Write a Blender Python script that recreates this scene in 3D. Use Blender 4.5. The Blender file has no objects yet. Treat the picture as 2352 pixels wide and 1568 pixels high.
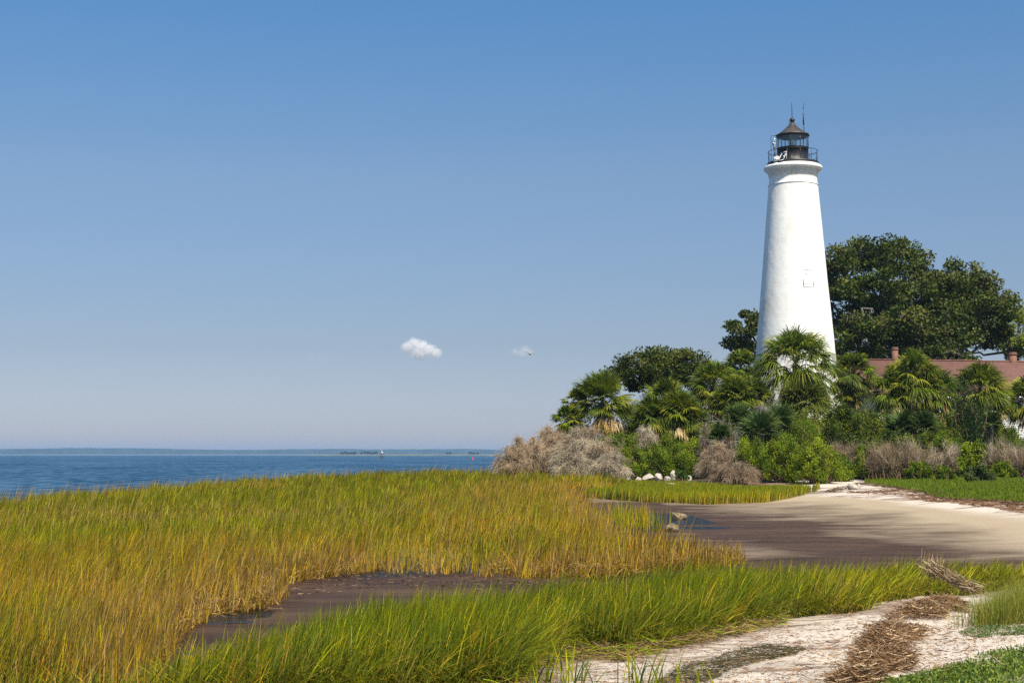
import bpy, math, random
import numpy as np
from mathutils import Vector

PI = math.pi
# ------------------------------------------------------------------ camera
FPX = 3500.0                       # focal length in pixels of a 2352 px wide frame
PITCH = math.atan(259.0 / FPX)
CAMZ = 2.0
scene = bpy.context.scene
COL = scene.collection
cam_d = bpy.data.cameras.new('camera')
cam = bpy.data.objects.new('camera', cam_d)
COL.objects.link(cam)
cam.location = (0, 0, CAMZ)
cam.rotation_euler = (PI / 2 + PITCH, 0, 0)
cam_d.sensor_width = 36.0
cam_d.lens = FPX / 2352 * 36.0
cam_d.clip_start = 0.1
cam_d.clip_end = 40000
scene.camera = cam

# ------------------------------------------------------------------ world and sun
SUN_AZ, SUN_EL = math.radians(152), math.radians(54)      # azimuth clockwise from +Y
world = bpy.data.worlds.new('World')
scene.world = world
world.use_nodes = True
wn = world.node_tree
wn.nodes.clear()
w_out = wn.nodes.new('ShaderNodeOutputWorld')
w_bg = wn.nodes.new('ShaderNodeBackground')
w_sky = wn.nodes.new('ShaderNodeTexSky')
w_sky.sky_type = 'NISHITA'
w_sky.sun_disc = False
w_sky.sun_elevation = SUN_EL
w_sky.sun_rotation = SUN_AZ
w_sky.altitude = 0
w_sky.air_density = 0.8
w_sky.dust_density = 0.5
w_sky.ozone_density = 6.0
w_bg.inputs['Strength'].default_value = 0.105
# the tint of a humid summer sky by elevation
w_tc = wn.nodes.new('ShaderNodeTexCoord'); w_sx = wn.nodes.new('ShaderNodeSeparateXYZ'); w_cr = wn.nodes.new('ShaderNodeValToRGB')
w_mx = wn.nodes.new('ShaderNodeMix'); w_mx.data_type = 'RGBA'; w_mx.blend_type = 'MULTIPLY'; w_mx.inputs['Factor'].default_value = 1
wn.links.new(w_tc.outputs['Generated'], w_sx.inputs[0]); wn.links.new(w_sx.outputs[2], w_cr.inputs[0])
for i_, (p_, c_) in enumerate([(0.0, (.69, .60, .68)), (.07, (.70, .585, .555)), (.18, (.84, .785, .71)), (.30, (.62, .88, .92))]):
    e_ = w_cr.color_ramp.elements[i_] if i_ < 2 else w_cr.color_ramp.elements.new(p_)
    e_.position = p_; e_.color = (*c_, 1)
wn.links.new(w_sky.outputs[0], w_mx.inputs['A']); wn.links.new(w_cr.outputs[0], w_mx.inputs['B'])
wn.links.new(w_mx.outputs['Result'], w_bg.inputs['Color'])
wn.links.new(w_bg.outputs[0], w_out.inputs['Surface'])
sun_d = bpy.data.lights.new('sun', 'SUN')
sun_d.energy = 5.0
sun_d.angle = math.radians(0.53)
sun_d.color = (1.0, 0.92, 0.76)
sun = bpy.data.objects.new('sun', sun_d)
COL.objects.link(sun)
SUNV = Vector((math.sin(SUN_AZ) * math.cos(SUN_EL), math.cos(SUN_AZ) * math.cos(SUN_EL), math.sin(SUN_EL)))
sun.rotation_euler = SUNV.to_track_quat('Z', 'Y').to_euler()
sun.location = (0, 0, 60)
scene.view_settings.view_transform = 'Standard'
scene.view_settings.look = 'None'
scene.view_settings.exposure = 0.5
scene.view_settings.gamma = 1.0
scene.cycles.use_denoising = False
scene.cycles.max_bounces = 8
scene.cycles.sample_clamp_indirect = 3.0
scene.cycles.transparent_max_bounces = 24
scene.cycles.volume_bounces = 4

# ------------------------------------------------------------------ maths helpers
ct, st = math.cos(PITCH), math.sin(PITCH)

def ray(px, py):
    a = (px - 1176.0) / FPX
    b = (784.0 - py) / FPX
    return a, ct - b * st, st + b * ct

def at(px, py, Y):
    """world point at depth Y that the photograph shows at px, py"""
    a, y, z = ray(px, py)
    t = Y / y
    return np.array([a * t, Y, CAMZ + z * t])

def gp(px, py, z=0.0):
    """world point of the ground at height z"""
    a, y, zz = ray(px, py)
    t = (z - CAMZ) / zz
    return (a * t, y * t)

def mpp(Y):
    return Y / FPX

_tab = {}
def vnoise(x, y, scale, seed=0):
    """smooth value noise 0..1, arrays"""
    if seed not in _tab:
        _tab[seed] = np.random.RandomState(1000 + seed).rand(256, 256)
    T = _tab[seed]
    u = np.asarray(x) / scale + 71.3
    v = np.asarray(y) / scale + 37.7
    iu = np.floor(u).astype(int); iv = np.floor(v).astype(int)
    fu = u - iu; fv = v - iv
    fu = fu * fu * (3 - 2 * fu); fv = fv * fv * (3 - 2 * fv)
    a = T[iu % 256, iv % 256]; b = T[(iu + 1) % 256, iv % 256]
    c = T[iu % 256, (iv + 1) % 256]; d = T[(iu + 1) % 256, (iv + 1) % 256]
    return (a * (1 - fu) + b * fu) * (1 - fv) + (c * (1 - fu) + d * fu) * fv

def fbm(x, y, scale, seed=0, o=3):
    s = 0; w = 0; k = 1.0
    for i in range(o):
        s = s + k * vnoise(x, y, scale / 2 ** i, seed + i * 7)
        w += k; k *= .55
    return s / w

def sstep(a, b, x):
    t = np.clip((x - a) / (b - a), 0, 1)
    return t * t * (3 - 2 * t)

def sdpoly(x, y, P):
    """signed distance, positive inside"""
    x = np.asarray(x, float); y = np.asarray(y, float)
    d = np.full(x.shape, 1e18); ins = np.zeros(x.shape, bool)
    n = len(P)
    for i in range(n):
        x0, y0 = P[i]; x1, y1 = P[(i + 1) % n]
        ex, ey = x1 - x0, y1 - y0
        t = np.clip(((x - x0) * ex + (y - y0) * ey) / (ex * ex + ey * ey + 1e-12), 0, 1)
        d = np.minimum(d, (x - x0 - t * ex) ** 2 + (y - y0 - t * ey) ** 2)
        if y0 != y1:
            c = ((y0 > y) != (y1 > y)) & (x < (x1 - x0) * (y - y0) / (y1 - y0) + x0)
            ins ^= c
    d = np.sqrt(d)
    return np.where(ins, d, -d)

# ------------------------------------------------------------------ object helpers
def tag(o, label=None, cat=None, group=None, kind=None):
    if label: o['label'] = label
    if cat: o['category'] = cat
    if group: o['group'] = group
    if kind: o['kind'] = kind
    return o

def empty(name, loc=(0, 0, 0), label=None, cat=None, group=None):
    o = bpy.data.objects.new(name, None)
    o.empty_display_size = 0.3
    COL.objects.link(o)
    o.location = loc
    return tag(o, label, cat, group)

def npmesh(name, V, F, mat, parent=None, col=None, smooth=False, off=(0, 0, 0), extra=None):
    """V (n,3); F list of int arrays (m,k); one linked mesh object"""
    V = np.asarray(V, np.float32) - np.asarray(off, np.float32)
    if isinstance(F, np.ndarray): F = [F]
    F = [np.asarray(f, np.int32) for f in F if len(f)]
    me = bpy.data.meshes.new(name)
    me.vertices.add(len(V))
    me.vertices.foreach_set('co', V.ravel())
    nl = sum(f.size for f in F); npoly = sum(len(f) for f in F)
    me.loops.add(nl)
    me.loops.foreach_set('vertex_index', np.concatenate([f.ravel() for f in F]))
    tot = np.concatenate([np.full(len(f), f.shape[1], np.int32) for f in F])
    start = np.concatenate([[0], np.cumsum(tot)[:-1]]).astype(np.int32)
    me.polygons.add(npoly)
    me.polygons.foreach_set('loop_start', start)
    me.polygons.foreach_set('loop_total', tot)
    if smooth:
        me.polygons.foreach_set('use_smooth', np.ones(npoly, bool))
    me.update(calc_edges=True)
    if col is not None:
        c = np.ones((len(V), 4), np.float32)
        col = np.asarray(col, np.float32)
        c[:, :col.shape[1]] = col
        at_ = me.color_attributes.new('Col', 'FLOAT_COLOR', 'POINT')
        at_.data.foreach_set('color', c.ravel())
    if extra is not None:
        c = np.ones((len(V), 4), np.float32)
        c[:, :extra.shape[1]] = extra
        at_ = me.color_attributes.new('Aux', 'FLOAT_COLOR', 'POINT')
        at_.data.foreach_set('color', c.ravel())
    if isinstance(mat, (list, tuple)):
        for m in mat: me.materials.append(m)
    elif mat: me.materials.append(mat)
    o = bpy.data.objects.new(name, me)
    COL.objects.link(o)
    if parent: o.parent = parent
    return o

class MB:
    """collects pieces of one mesh"""
    def __init__(s): s.V = []; s.F = {}; s.C = []; s.n = 0
    def add(s, V, F, c=None):
        V = np.asarray(V, float)
        for f in (F if isinstance(F, list) else [F]):
            f = np.asarray(f, int)
            if f.size: s.F.setdefault(f.shape[1], []).append(f + s.n)
        s.V.append(V)
        if c is None: c = (1, 1, 1)
        c = np.asarray(c, float)
        if c.ndim == 1: c = np.tile(c, (len(V), 1))
        s.C.append(c); s.n += len(V)
    def build(s, name, mat, parent=None, smooth=False, off=(0, 0, 0)):
        V = np.concatenate(s.V); F = [np.concatenate(v) for v in s.F.values()]
        return npmesh(name, V, F, mat, parent, np.concatenate(s.C), smooth, off)
    # shapes
    def box(s, lo, hi, c=None):
        x0, y0, z0 = lo; x1, y1, z1 = hi
        V = [(x0, y0, z0), (x1, y0, z0), (x1, y1, z0), (x0, y1, z0), (x0, y0, z1), (x1, y0, z1), (x1, y1, z1), (x0, y1, z1)]
        s.add(V, np.array([(0, 3, 2, 1), (4, 5, 6, 7), (0, 1, 5, 4), (1, 2, 6, 5), (2, 3, 7, 6), (3, 0, 4, 7)]), c)
    def bar(s, p, q, w, h=None, c=None):
        p = np.array(p, float); q = np.array(q, float); h = h or w
        d = q - p; d /= np.linalg.norm(d) + 1e-9
        u = np.cross(d, (0, 0, 1.0));
        if np.linalg.norm(u) < 1e-4: u = np.array((1.0, 0, 0))
        u /= np.linalg.norm(u); v = np.cross(u, d)
        V = []
        for b in (p, q):
            for a_, b_ in ((-1, -1), (1, -1), (1, 1), (-1, 1)):
                V.append(b + u * a_ * w / 2 + v * b_ * h / 2)
        s.add(V, np.array([(3, 2, 1, 0), (4, 5, 6, 7), (0, 1, 5, 4), (1, 2, 6, 5), (2, 3, 7, 6), (3, 0, 4, 7)]), c)
    def tube(s, pts, rad, k=6, c=None, cap=True):
        P = np.asarray(pts, float); n = len(P)
        R = np.full(n, rad) if np.isscalar(rad) else np.asarray(rad, float)
        T = np.gradient(P, axis=0); T /= np.linalg.norm(T, axis=1)[:, None] + 1e-9
        ref = np.array((0.13, 0.31, 0.94)) if abs(T[0][2]) < .9 else np.array((1.0, .1, 0))
        U = np.cross(T, ref); U /= np.linalg.norm(U, axis=1)[:, None] + 1e-9
        W = np.cross(T, U)
        a = np.arange(k) * 2 * PI / k
        V = P[:, None, :] + R[:, None, None] * (np.cos(a)[None, :, None] * U[:, None, :] + np.sin(a)[None, :, None] * W[:, None, :])
        V = V.reshape(-1, 3)
        i = np.arange(n - 1)[:, None] * k; j = np.arange(k)[None, :]; j2 = (j + 1) % k
        F = np.stack([i + j, i + j2, i + k + j2, i + k + j], -1).reshape(-1, 4)
        Fs = [F]
        if cap: Fs.append(np.array([[*range(k)][::-1], [*range((n - 1) * k, n * k)]]))
        s.add(V, Fs, c)
    def lathe(s, prof, cx, cy, k=48, c=None, a0=0.0, closed=True):
        """prof rows of (r, z)"""
        pr = np.asarray(prof, float); n = len(pr)
        a = a0 + np.arange(k) * 2 * PI / k
        V = np.stack([cx + pr[:, :1] * np.cos(a)[None], cy + pr[:, :1] * np.sin(a)[None], np.repeat(pr[:, 1:2], k, 1)], -1).reshape(-1, 3)
        i = np.arange(n - 1)[:, None] * k; j = np.arange(k)[None, :]; j2 = (j + 1) % k
        F = np.stack([i + j, i + j2, i + k + j2, i + k + j], -1).reshape(-1, 4)
        Fs = [F]
        if closed: Fs.append(np.array([[*range(k)][::-1], [*range((n - 1) * k, n * k)]]))
        s.add(V, Fs, c)

def ribbons(P, W, S, C):
    """P (N,K,3) centre lines, W (N,K) widths, S (N,3) side vectors, C (N,K,3) colours -> V,F,C"""
    N, K = W.shape
    A = P - S[:, None, :] * W[..., None] * .5
    B = P + S[:, None, :] * W[..., None] * .5
    V = np.stack([A, B], 2).reshape(-1, 3)
    Cc = np.repeat(C.reshape(N * K, -1), 2, 0)
    b = (np.arange(N) * K * 2)[:, None] + (np.arange(K - 1) * 2)[None, :]
    F = np.stack([b, b + 1, b + 3, b + 2], -1).reshape(-1, 4)
    return V, F, Cc

def unit(v):
    return v / (np.linalg.norm(v, axis=-1, keepdims=True) + 1e-9)

def leaves(C, size, rng, outward=None, asp=.5, up=.0):
    """diamond leaf cards at centres C (N,3); returns V,F"""
    N = len(C)
    d = rng.normal(size=(N, 3))
    if outward is not None: d = d + outward * 1.0
    d[:, 2] += up
    d = unit(d)
    r = unit(np.cross(d, rng.normal(size=(N, 3))))
    sz = size * (0.6 + .8 * rng.rand(N))[:, None]
    V = np.stack([C - d * sz * .5, C + r * sz * asp * .5, C + d * sz * .5, C - r * sz * asp * .5], 1).reshape(-1, 3)
    F = (np.arange(N) * 4)[:, None] + np.arange(4)[None]
    return V, F

# ------------------------------------------------------------------ materials
def mat(name):
    m = bpy.data.materials.new(name); m.use_nodes = True
    m.node_tree.nodes.clear()
    return m, m.node_tree.nodes, m.node_tree.links

def N_(nodes, t, **kw):
    n = nodes.new(t)
    for k, v in kw.items(): setattr(n, k, v)
    return n

def leafmat(name, rough=.5, spec=.3, trans=.3, mult=1.0):
    m, n, l = mat(name)
    o = N_(n, 'ShaderNodeOutputMaterial'); a = N_(n, 'ShaderNodeAttribute', attribute_name='Col')
    p = N_(n, 'ShaderNodeBsdfPrincipled'); p.inputs['Roughness'].default_value = rough
    p.inputs['Specular IOR Level'].default_value = spec
    t = N_(n, 'ShaderNodeBsdfTranslucent'); mx = N_(n, 'ShaderNodeMixShader'); mx.inputs[0].default_value = trans
    l.new(a.outputs['Color'], p.inputs['Base Color']); l.new(a.outputs['Color'], t.inputs['Color'])
    l.new(p.outputs[0], mx.inputs[1]); l.new(t.outputs[0], mx.inputs[2]); l.new(mx.outputs[0], o.inputs['Surface'])
    return m

def simple(name, base, rough=.6, spec=.4, metal=0.0, var=.25, scale=4.0, bump=.0, bscale=20.0, col2=None, streak=(1, 1, 1), usecol=False):
    m, n, l = mat(name)
    o = N_(n, 'ShaderNodeOutputMaterial'); p = N_(n, 'ShaderNodeBsdfPrincipled')
    p.inputs['Roughness'].default_value = rough; p.inputs['Metallic'].default_value = metal
    p.inputs['Specular IOR Level'].default_value = spec
    tc = N_(n, 'ShaderNodeTexCoord'); mp = N_(n, 'ShaderNodeMapping'); mp.inputs['Scale'].default_value = streak
    nz = N_(n, 'ShaderNodeTexNoise'); nz.inputs['Scale'].default_value = scale; nz.inputs['Detail'].default_value = 6
    l.new(tc.outputs['Object'], mp.inputs[0]); l.new(mp.outputs[0], nz.inputs['Vector'])
    mx = N_(n, 'ShaderNodeMix', data_type='RGBA')
    mx.inputs['A'].default_value = (*[c * (1 - var) for c in base], 1)
    mx.inputs['B'].default_value = (*(col2 or [min(1, c * (1 + var)) for c in base]), 1)
    rp = N_(n, 'ShaderNodeMapRange'); rp.inputs[1].default_value = .35; rp.inputs[2].default_value = .65
    l.new(nz.outputs[0], rp.inputs[0]); l.new(rp.outputs[0], mx.inputs['Factor'])
    out = mx.outputs['Result']
    if usecol:
        a = N_(n, 'ShaderNodeAttribute', attribute_name='Col')
        m2 = N_(n, 'ShaderNodeMix', data_type='RGBA', blend_type='MULTIPLY'); m2.inputs['Factor'].default_value = 1
        l.new(out, m2.inputs['A']); l.new(a.outputs['Color'], m2.inputs['B']); out = m2.outputs['Result']
    l.new(out, p.inputs['Base Color'])
    if bump:
        b = N_(n, 'ShaderNodeBump'); b.inputs['Strength'].default_value = bump; b.inputs['Distance'].default_value = .05
        n2 = N_(n, 'ShaderNodeTexNoise'); n2.inputs['Scale'].default_value = bscale; n2.inputs['Detail'].default_value = 5
        l.new(mp.outputs[0], n2.inputs['Vector']); l.new(n2.outputs[0], b.inputs['Height']); l.new(b.outputs[0], p.inputs['Normal'])
    l.new(p.outputs[0], o.inputs['Surface'])
    return m

M = {}
M['grass'] = leafmat('grass_blade', .6, .06, .42)
M['leaf'] = leafmat('leaf', .5, .18, .25)
M['palm'] = leafmat('palm_leaf', .45, .18, .22)
M['twig'] = leafmat('dry_twig', .8, .1, .05)
M['bark'] = simple('bark', (.13, .125, .11), .9, .1, var=.4, scale=3, bump=.5, bscale=12)
M['darkbark'] = simple('dark_bark', (.09, .065, .045), .9, .1, var=.4, scale=3, bump=.5, bscale=12)
M['palmbark'] = simple('palm_trunk', (.16, .13, .10), .9, .1, var=.4, scale=5, bump=.6, bscale=10)
M['iron'] = simple('black_iron', (.018, .018, .02), .45, .5, var=.3, scale=3, bump=.1)
M['steel'] = simple('galvanised', (.35, .36, .37), .4, .5, metal=.6, var=.2)
M['whitepaint'] = simple('white_paint', (.72, .72, .7), .5, .4, var=.06, scale=6)
M['stone'] = simple('white_stone', (.46, .41, .34), .9, .2, var=.3, scale=2.2, bump=.7, bscale=6)
M['rock'] = simple('brown_rock', (.21, .165, .10), .9, .2, var=.45, scale=5, bump=1.0, bscale=9)
M['redpaint'] = simple('red_buoy', (.42, .07, .07), .5, .4, var=.1)
M['darkwood'] = simple('dark_wood', (.03, .028, .025), .8, .2, var=.2)
M['panelglass'] = simple('solar_glass', (.02, .022, .035), .15, .6, var=.1)
M['bird'] = simple('gull_feather', (.35, .37, .40), .7, .2, var=.1)

# whitewashed brick of the tower: courses as fine relief
m, n, l = mat('whitewash'); o = N_(n, 'ShaderNodeOutputMaterial'); p = N_(n, 'ShaderNodeBsdfPrincipled')
p.inputs['Roughness'].default_value = .8; p.inputs['Specular IOR Level'].default_value = .2
tc = N_(n, 'ShaderNodeTexCoord')
nz = N_(n, 'ShaderNodeTexNoise'); nz.inputs['Scale'].default_value = .9; nz.inputs['Detail'].default_value = 8
mp = N_(n, 'ShaderNodeMapping'); mp.inputs['Scale'].default_value = (1, 1, .45)
l.new(tc.outputs['Object'], mp.inputs[0]); l.new(mp.outputs[0], nz.inputs['Vector'])
cr = N_(n, 'ShaderNodeValToRGB')
cr.color_ramp.elements[0].position = .24; cr.color_ramp.elements[0].color = (.72, .67, .58, 1)
cr.color_ramp.elements[1].position = .50; cr.color_ramp.elements[1].color = (.86, .845, .80, 1)
l.new(nz.outputs[0], cr.inputs[0]); l.new(cr.outputs[0], p.inputs['Base Color'])
sx = N_(n, 'ShaderNodeSeparateXYZ'); l.new(tc.outputs['Object'], sx.inputs[0])
ma = N_(n, 'ShaderNodeMath', operation='MULTIPLY'); ma.inputs[1].default_value = 1 / .08 * 2 * PI
ms = N_(n, 'ShaderNodeMath', operation='SINE'); l.new(sx.outputs[2], ma.inputs[0]); l.new(ma.outputs[0], ms.inputs[0])
n2 = N_(n, 'ShaderNodeTexNoise'); n2.inputs['Scale'].default_value = 5; n2.inputs['Detail'].default_value = 6
l.new(tc.outputs['Object'], n2.inputs['Vector'])
ad = N_(n, 'ShaderNodeMath', operation='MULTIPLY_ADD'); ad.inputs[1].default_value = .12
l.new(ms.outputs[0], ad.inputs[0]); l.new(n2.outputs[0], ad.inputs[2])
bp = N_(n, 'ShaderNodeBump'); bp.inputs['Strength'].default_value = .22; bp.inputs['Distance'].default_value = .05
l.new(ad.outputs[0], bp.inputs['Height']); l.new(bp.outputs[0], p.inputs['Normal'])
l.new(p.outputs[0], o.inputs['Surface']); M['whitewash'] = m

# glass
def glassmat(name, tint, gloss, diff=0.0):
    m, n, l = mat(name); o = N_(n, 'ShaderNodeOutputMaterial')
    t = N_(n, 'ShaderNodeBsdfTransparent'); t.inputs[0].default_value = (*tint, 1)
    g = N_(n, 'ShaderNodeBsdfGlossy'); g.inputs['Roughness'].default_value = .08
    mx = N_(n, 'ShaderNodeMixShader'); mx.inputs[0].default_value = gloss
    l.new(t.outputs[0], mx.inputs[1]); l.new(g.outputs[0], mx.inputs[2])
    out = mx.outputs[0]
    if diff:
        d = N_(n, 'ShaderNodeBsdfDiffuse'); d.inputs[0].default_value = (.45, .55, .52, 1)
        m2 = N_(n, 'ShaderNodeMixShader'); m2.inputs[0].default_value = diff
        l.new(out, m2.inputs[1]); l.new(d.outputs[0], m2.inputs[2]); out = m2.outputs[0]
    l.new(out, o.inputs['Surface']); return m
M['pane'] = glassmat('window_pane', (.88, .92, .93), .10)
M['lens'] = glassmat('lens_glass', (.55, .68, .66), .30, .25)
M['bulbglass'] = glassmat('lamp_glass', (.85, .88, .88), .25, .35)

# brick
m, n, l = mat('brick'); o = N_(n, 'ShaderNodeOutputMaterial'); p = N_(n, 'ShaderNodeBsdfPrincipled')
p.inputs['Roughness'].default_value = .85
tc = N_(n, 'ShaderNodeTexCoord'); mp = N_(n, 'ShaderNodeMapping'); mp.inputs['Rotation'].default_value = (PI / 2, 0, 0)
bt = N_(n, 'ShaderNodeTexBrick'); bt.inputs['Scale'].default_value = 4.2
bt.inputs['Color1'].default_value = (.24, .085, .045, 1); bt.inputs['Color2'].default_value = (.12, .042, .026, 1)
bt.inputs['Mortar'].default_value = (.26, .19, .14, 1); bt.inputs['Mortar Size'].default_value = .025
l.new(tc.outputs['Object'], mp.inputs[0]); l.new(mp.outputs[0], bt.inputs['Vector']); l.new(bt.outputs[0], p.inputs['Base Color'])
l.new(p.outputs[0], o.inputs['Surface']); M['brick'] = m
# shingles
m, n, l = mat('shingle'); o = N_(n, 'ShaderNodeOutputMaterial'); p = N_(n, 'ShaderNodeBsdfPrincipled')
p.inputs['Roughness'].default_value = .85
bt = N_(n, 'ShaderNodeTexBrick'); bt.inputs['Scale'].default_value = 2.2; bt.inputs['Row Height'].default_value = .42
bt.inputs['Color1'].default_value = (.175, .080, .062, 1); bt.inputs['Color2'].default_value = (.135, .062, .050, 1)
bt.inputs['Mortar'].default_value = (.07, .03, .025, 1); bt.inputs['Mortar Size'].default_value = .018
tc = N_(n, 'ShaderNodeTexCoord'); nz = N_(n, 'ShaderNodeTexNoise'); nz.inputs['Scale'].default_value = .5; nz.inputs['Detail'].default_value = 5
mx = N_(n, 'ShaderNodeMix', data_type='RGBA', blend_type='MULTIPLY'); mx.inputs['Factor'].default_value = .5
l.new(tc.outputs['Object'], bt.inputs['Vector']); l.new(tc.outputs['Object'], nz.inputs['Vector'])
l.new(bt.outputs[0], mx.inputs['A']); l.new(nz.outputs[0], mx.inputs['B']); 
m2 = N_(n, 'ShaderNodeMix', data_type='RGBA', blend_type='MULTIPLY'); m2.inputs['Factor'].default_value = 1; m2.inputs['B'].default_value = (1.35, 1.35, 1.35, 1)
l.new(mx.outputs['Result'], m2.inputs['A']); l.new(m2.outputs['Result'], p.inputs['Base Color'])
l.new(p.outputs[0], o.inputs['Surface']); M['shingle'] = m

# sea
def seamat(name, deep, light):
    m, n, l = mat(name); o = N_(n, 'ShaderNodeOutputMaterial')
    tc = N_(n, 'ShaderNodeTexCoord'); mp = N_(n, 'ShaderNodeMapping'); mp.inputs['Scale'].default_value = (1.0, .30, 1)
    l.new(tc.outputs['Object'], mp.inputs[0])
    cs = N_(n, 'ShaderNodeTexNoise'); cs.inputs['Scale'].default_value = .8; cs.inputs['Detail'].default_value = 8; cs.inputs['Roughness'].default_value = .6
    l.new(mp.outputs[0], cs.inputs['Vector'])
    c2 = N_(n, 'ShaderNodeTexNoise'); c2.inputs['Scale'].default_value = .06; c2.inputs['Detail'].default_value = 4; l.new(mp.outputs[0], c2.inputs['Vector'])
    ad = N_(n, 'ShaderNodeMath', operation='MULTIPLY_ADD'); ad.inputs[1].default_value = .45; l.new(c2.outputs[0], ad.inputs[0]); l.new(cs.outputs[0], ad.inputs[2])
    mr = N_(n, 'ShaderNodeMapRange'); mr.inputs[1].default_value = .64; mr.inputs[2].default_value = .82; l.new(ad.outputs[0], mr.inputs[0])
    cm = N_(n, 'ShaderNodeMix', data_type='RGBA'); cm.inputs['A'].default_value = (*deep, 1); cm.inputs['B'].default_value = (*light, 1); l.new(mr.outputs[0], cm.inputs['Factor'])  # lighter and darker faces of the ripples put into the water colour
    d = N_(n, 'ShaderNodeBsdfDiffuse'); l.new(cm.outputs['Result'], d.inputs[0])
    g = N_(n, 'ShaderNodeBsdfGlossy'); g.inputs['Roughness'].default_value = .22; g.inputs[0].default_value = (.9, .95, 1, 1)
    nz = N_(n, 'ShaderNodeTexNoise'); nz.inputs['Scale'].default_value = 1.3; nz.inputs['Detail'].default_value = 4; l.new(tc.outputs['Object'], nz.inputs['Vector'])
    bp = N_(n, 'ShaderNodeBump'); bp.inputs['Strength'].default_value = .9; bp.inputs['Distance'].default_value = .6; l.new(nz.outputs[0], bp.inputs['Height']); l.new(bp.outputs[0], g.inputs['Normal'])
    fr = N_(n, 'ShaderNodeMapRange'); fr.inputs[3].default_value = .06; fr.inputs[4].default_value = .34; l.new(mr.outputs[0], fr.inputs[0])
    mx = N_(n, 'ShaderNodeMixShader'); l.new(fr.outputs[0], mx.inputs[0]); l.new(d.outputs[0], mx.inputs[1]); l.new(g.outputs[0], mx.inputs[2])
    l.new(mx.outputs[0], o.inputs['Surface']); return m
M['sea'] = seamat('sea_water', (.010, .048, .105), (.034, .098, .175))

# shallow pool film: fresnel mirror over what lies beneath
m, n, l = mat('pool_water'); o = N_(n, 'ShaderNodeOutputMaterial')
t = N_(n, 'ShaderNodeBsdfTransparent'); t.inputs[0].default_value = (.55, .5, .48, 1)
g = N_(n, 'ShaderNodeBsdfGlossy'); g.inputs['Roughness'].default_value = .16; g.inputs[0].default_value = (.36, .36, .38, 1)
fr = N_(n, 'ShaderNodeFresnel'); fr.inputs[0].default_value = 1.33
tc = N_(n, 'ShaderNodeTexCoord'); nz = N_(n, 'ShaderNodeTexNoise'); nz.inputs['Scale'].default_value = 5; nz.inputs['Detail'].default_value = 3
bp = N_(n, 'ShaderNodeBump'); bp.inputs['Strength'].default_value = .5; bp.inputs['Distance'].default_value = .10
l.new(tc.outputs['Object'], nz.inputs['Vector']); l.new(nz.outputs[0], bp.inputs['Height'])
l.new(bp.outputs[0], g.inputs['Normal']); l.new(bp.outputs[0], fr.inputs['Normal'])
mx = N_(n, 'ShaderNodeMixShader'); l.new(fr.outputs[0], mx.inputs[0]); l.new(t.outputs[0], mx.inputs[1]); l.new(g.outputs[0], mx.inputs[2])
l.new(mx.outputs[0], o.inputs['Surface']); M['pool'] = m

# ground: base colour per vertex; Aux = (litter, wetness, fine streaks)
m, n, l = mat('shore_ground'); o = N_(n, 'ShaderNodeOutputMaterial'); p = N_(n, 'ShaderNodeBsdfPrincipled')
a = N_(n, 'ShaderNodeAttribute', attribute_name='Col'); x = N_(n, 'ShaderNodeAttribute', attribute_name='Aux')
sp = N_(n, 'ShaderNodeSeparateColor'); l.new(x.outputs['Color'], sp.inputs[0])
tc = N_(n, 'ShaderNodeTexCoord')
mp = N_(n, 'ShaderNodeMapping'); mp.inputs['Scale'].default_value = (.35, 1, 1); l.new(tc.outputs['Object'], mp.inputs[0])
def nz_(scale, det, vec, rough=.6):
    q = N_(n, 'ShaderNodeTexNoise'); q.inputs['Scale'].default_value = scale; q.inputs['Detail'].default_value = det
    q.inputs['Roughness'].default_value = rough; l.new(vec, q.inputs['Vector']); return q.outputs[0]
def math_(op, a_, b_=None, c_=None, clamp=False):
    q = N_(n, 'ShaderNodeMath', operation=op); q.use_clamp = clamp
    for i, v in enumerate((a_, b_, c_)):
        if v is None: continue
        if isinstance(v, (int, float)): q.inputs[i].default_value = v
        else: l.new(v, q.inputs[i])
    return q.outputs[0]
def mixc(f, A, B, mode='MIX'):
    q = N_(n, 'ShaderNodeMix', data_type='RGBA', blend_type=mode)
    for s_, v in (('Factor', f), ('A', A), ('B', B)):
        if isinstance(v, (int, float)): q.inputs[s_].default_value = v
        elif isinstance(v, tuple): q.inputs[s_].default_value = (*v, 1)
        else: l.new(v, q.inputs[s_])
    return q.outputs['Result']
lit = nz_(8.0, 10, mp.outputs[0], .80)
fine = nz_(26, 8, tc.outputs['Object'], .7)
mp2 = N_(n, 'ShaderNodeMapping'); mp2.inputs['Scale'].default_value = (.7, 1, 1); l.new(tc.outputs['Object'], mp2.inputs[0])
mudn = nz_(.45, 12, mp2.outputs[0], .66)
mm_ = math_('MULTIPLY', math_('ADD', math_('SUBTRACT', sp.outputs[2], .36), math_('MULTIPLY', math_('SUBTRACT', mudn, .5), 1.5)), 1.35)
mm_ = math_('ADD', mm_, .5, clamp=True)
mm_ = math_('MULTIPLY', mm_, math_('MULTIPLY', sp.outputs[2], 6.0, clamp=True), clamp=True)
mudcol = mixc(math_('MULTIPLY_ADD', nz_(.7, 12, mp.outputs[0], .75), 3.0, -1.0, clamp=True), (.032, .017, .010), (.115, .066, .038))
basec = mixc(mm_, a.outputs['Color'], mudcol)
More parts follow.
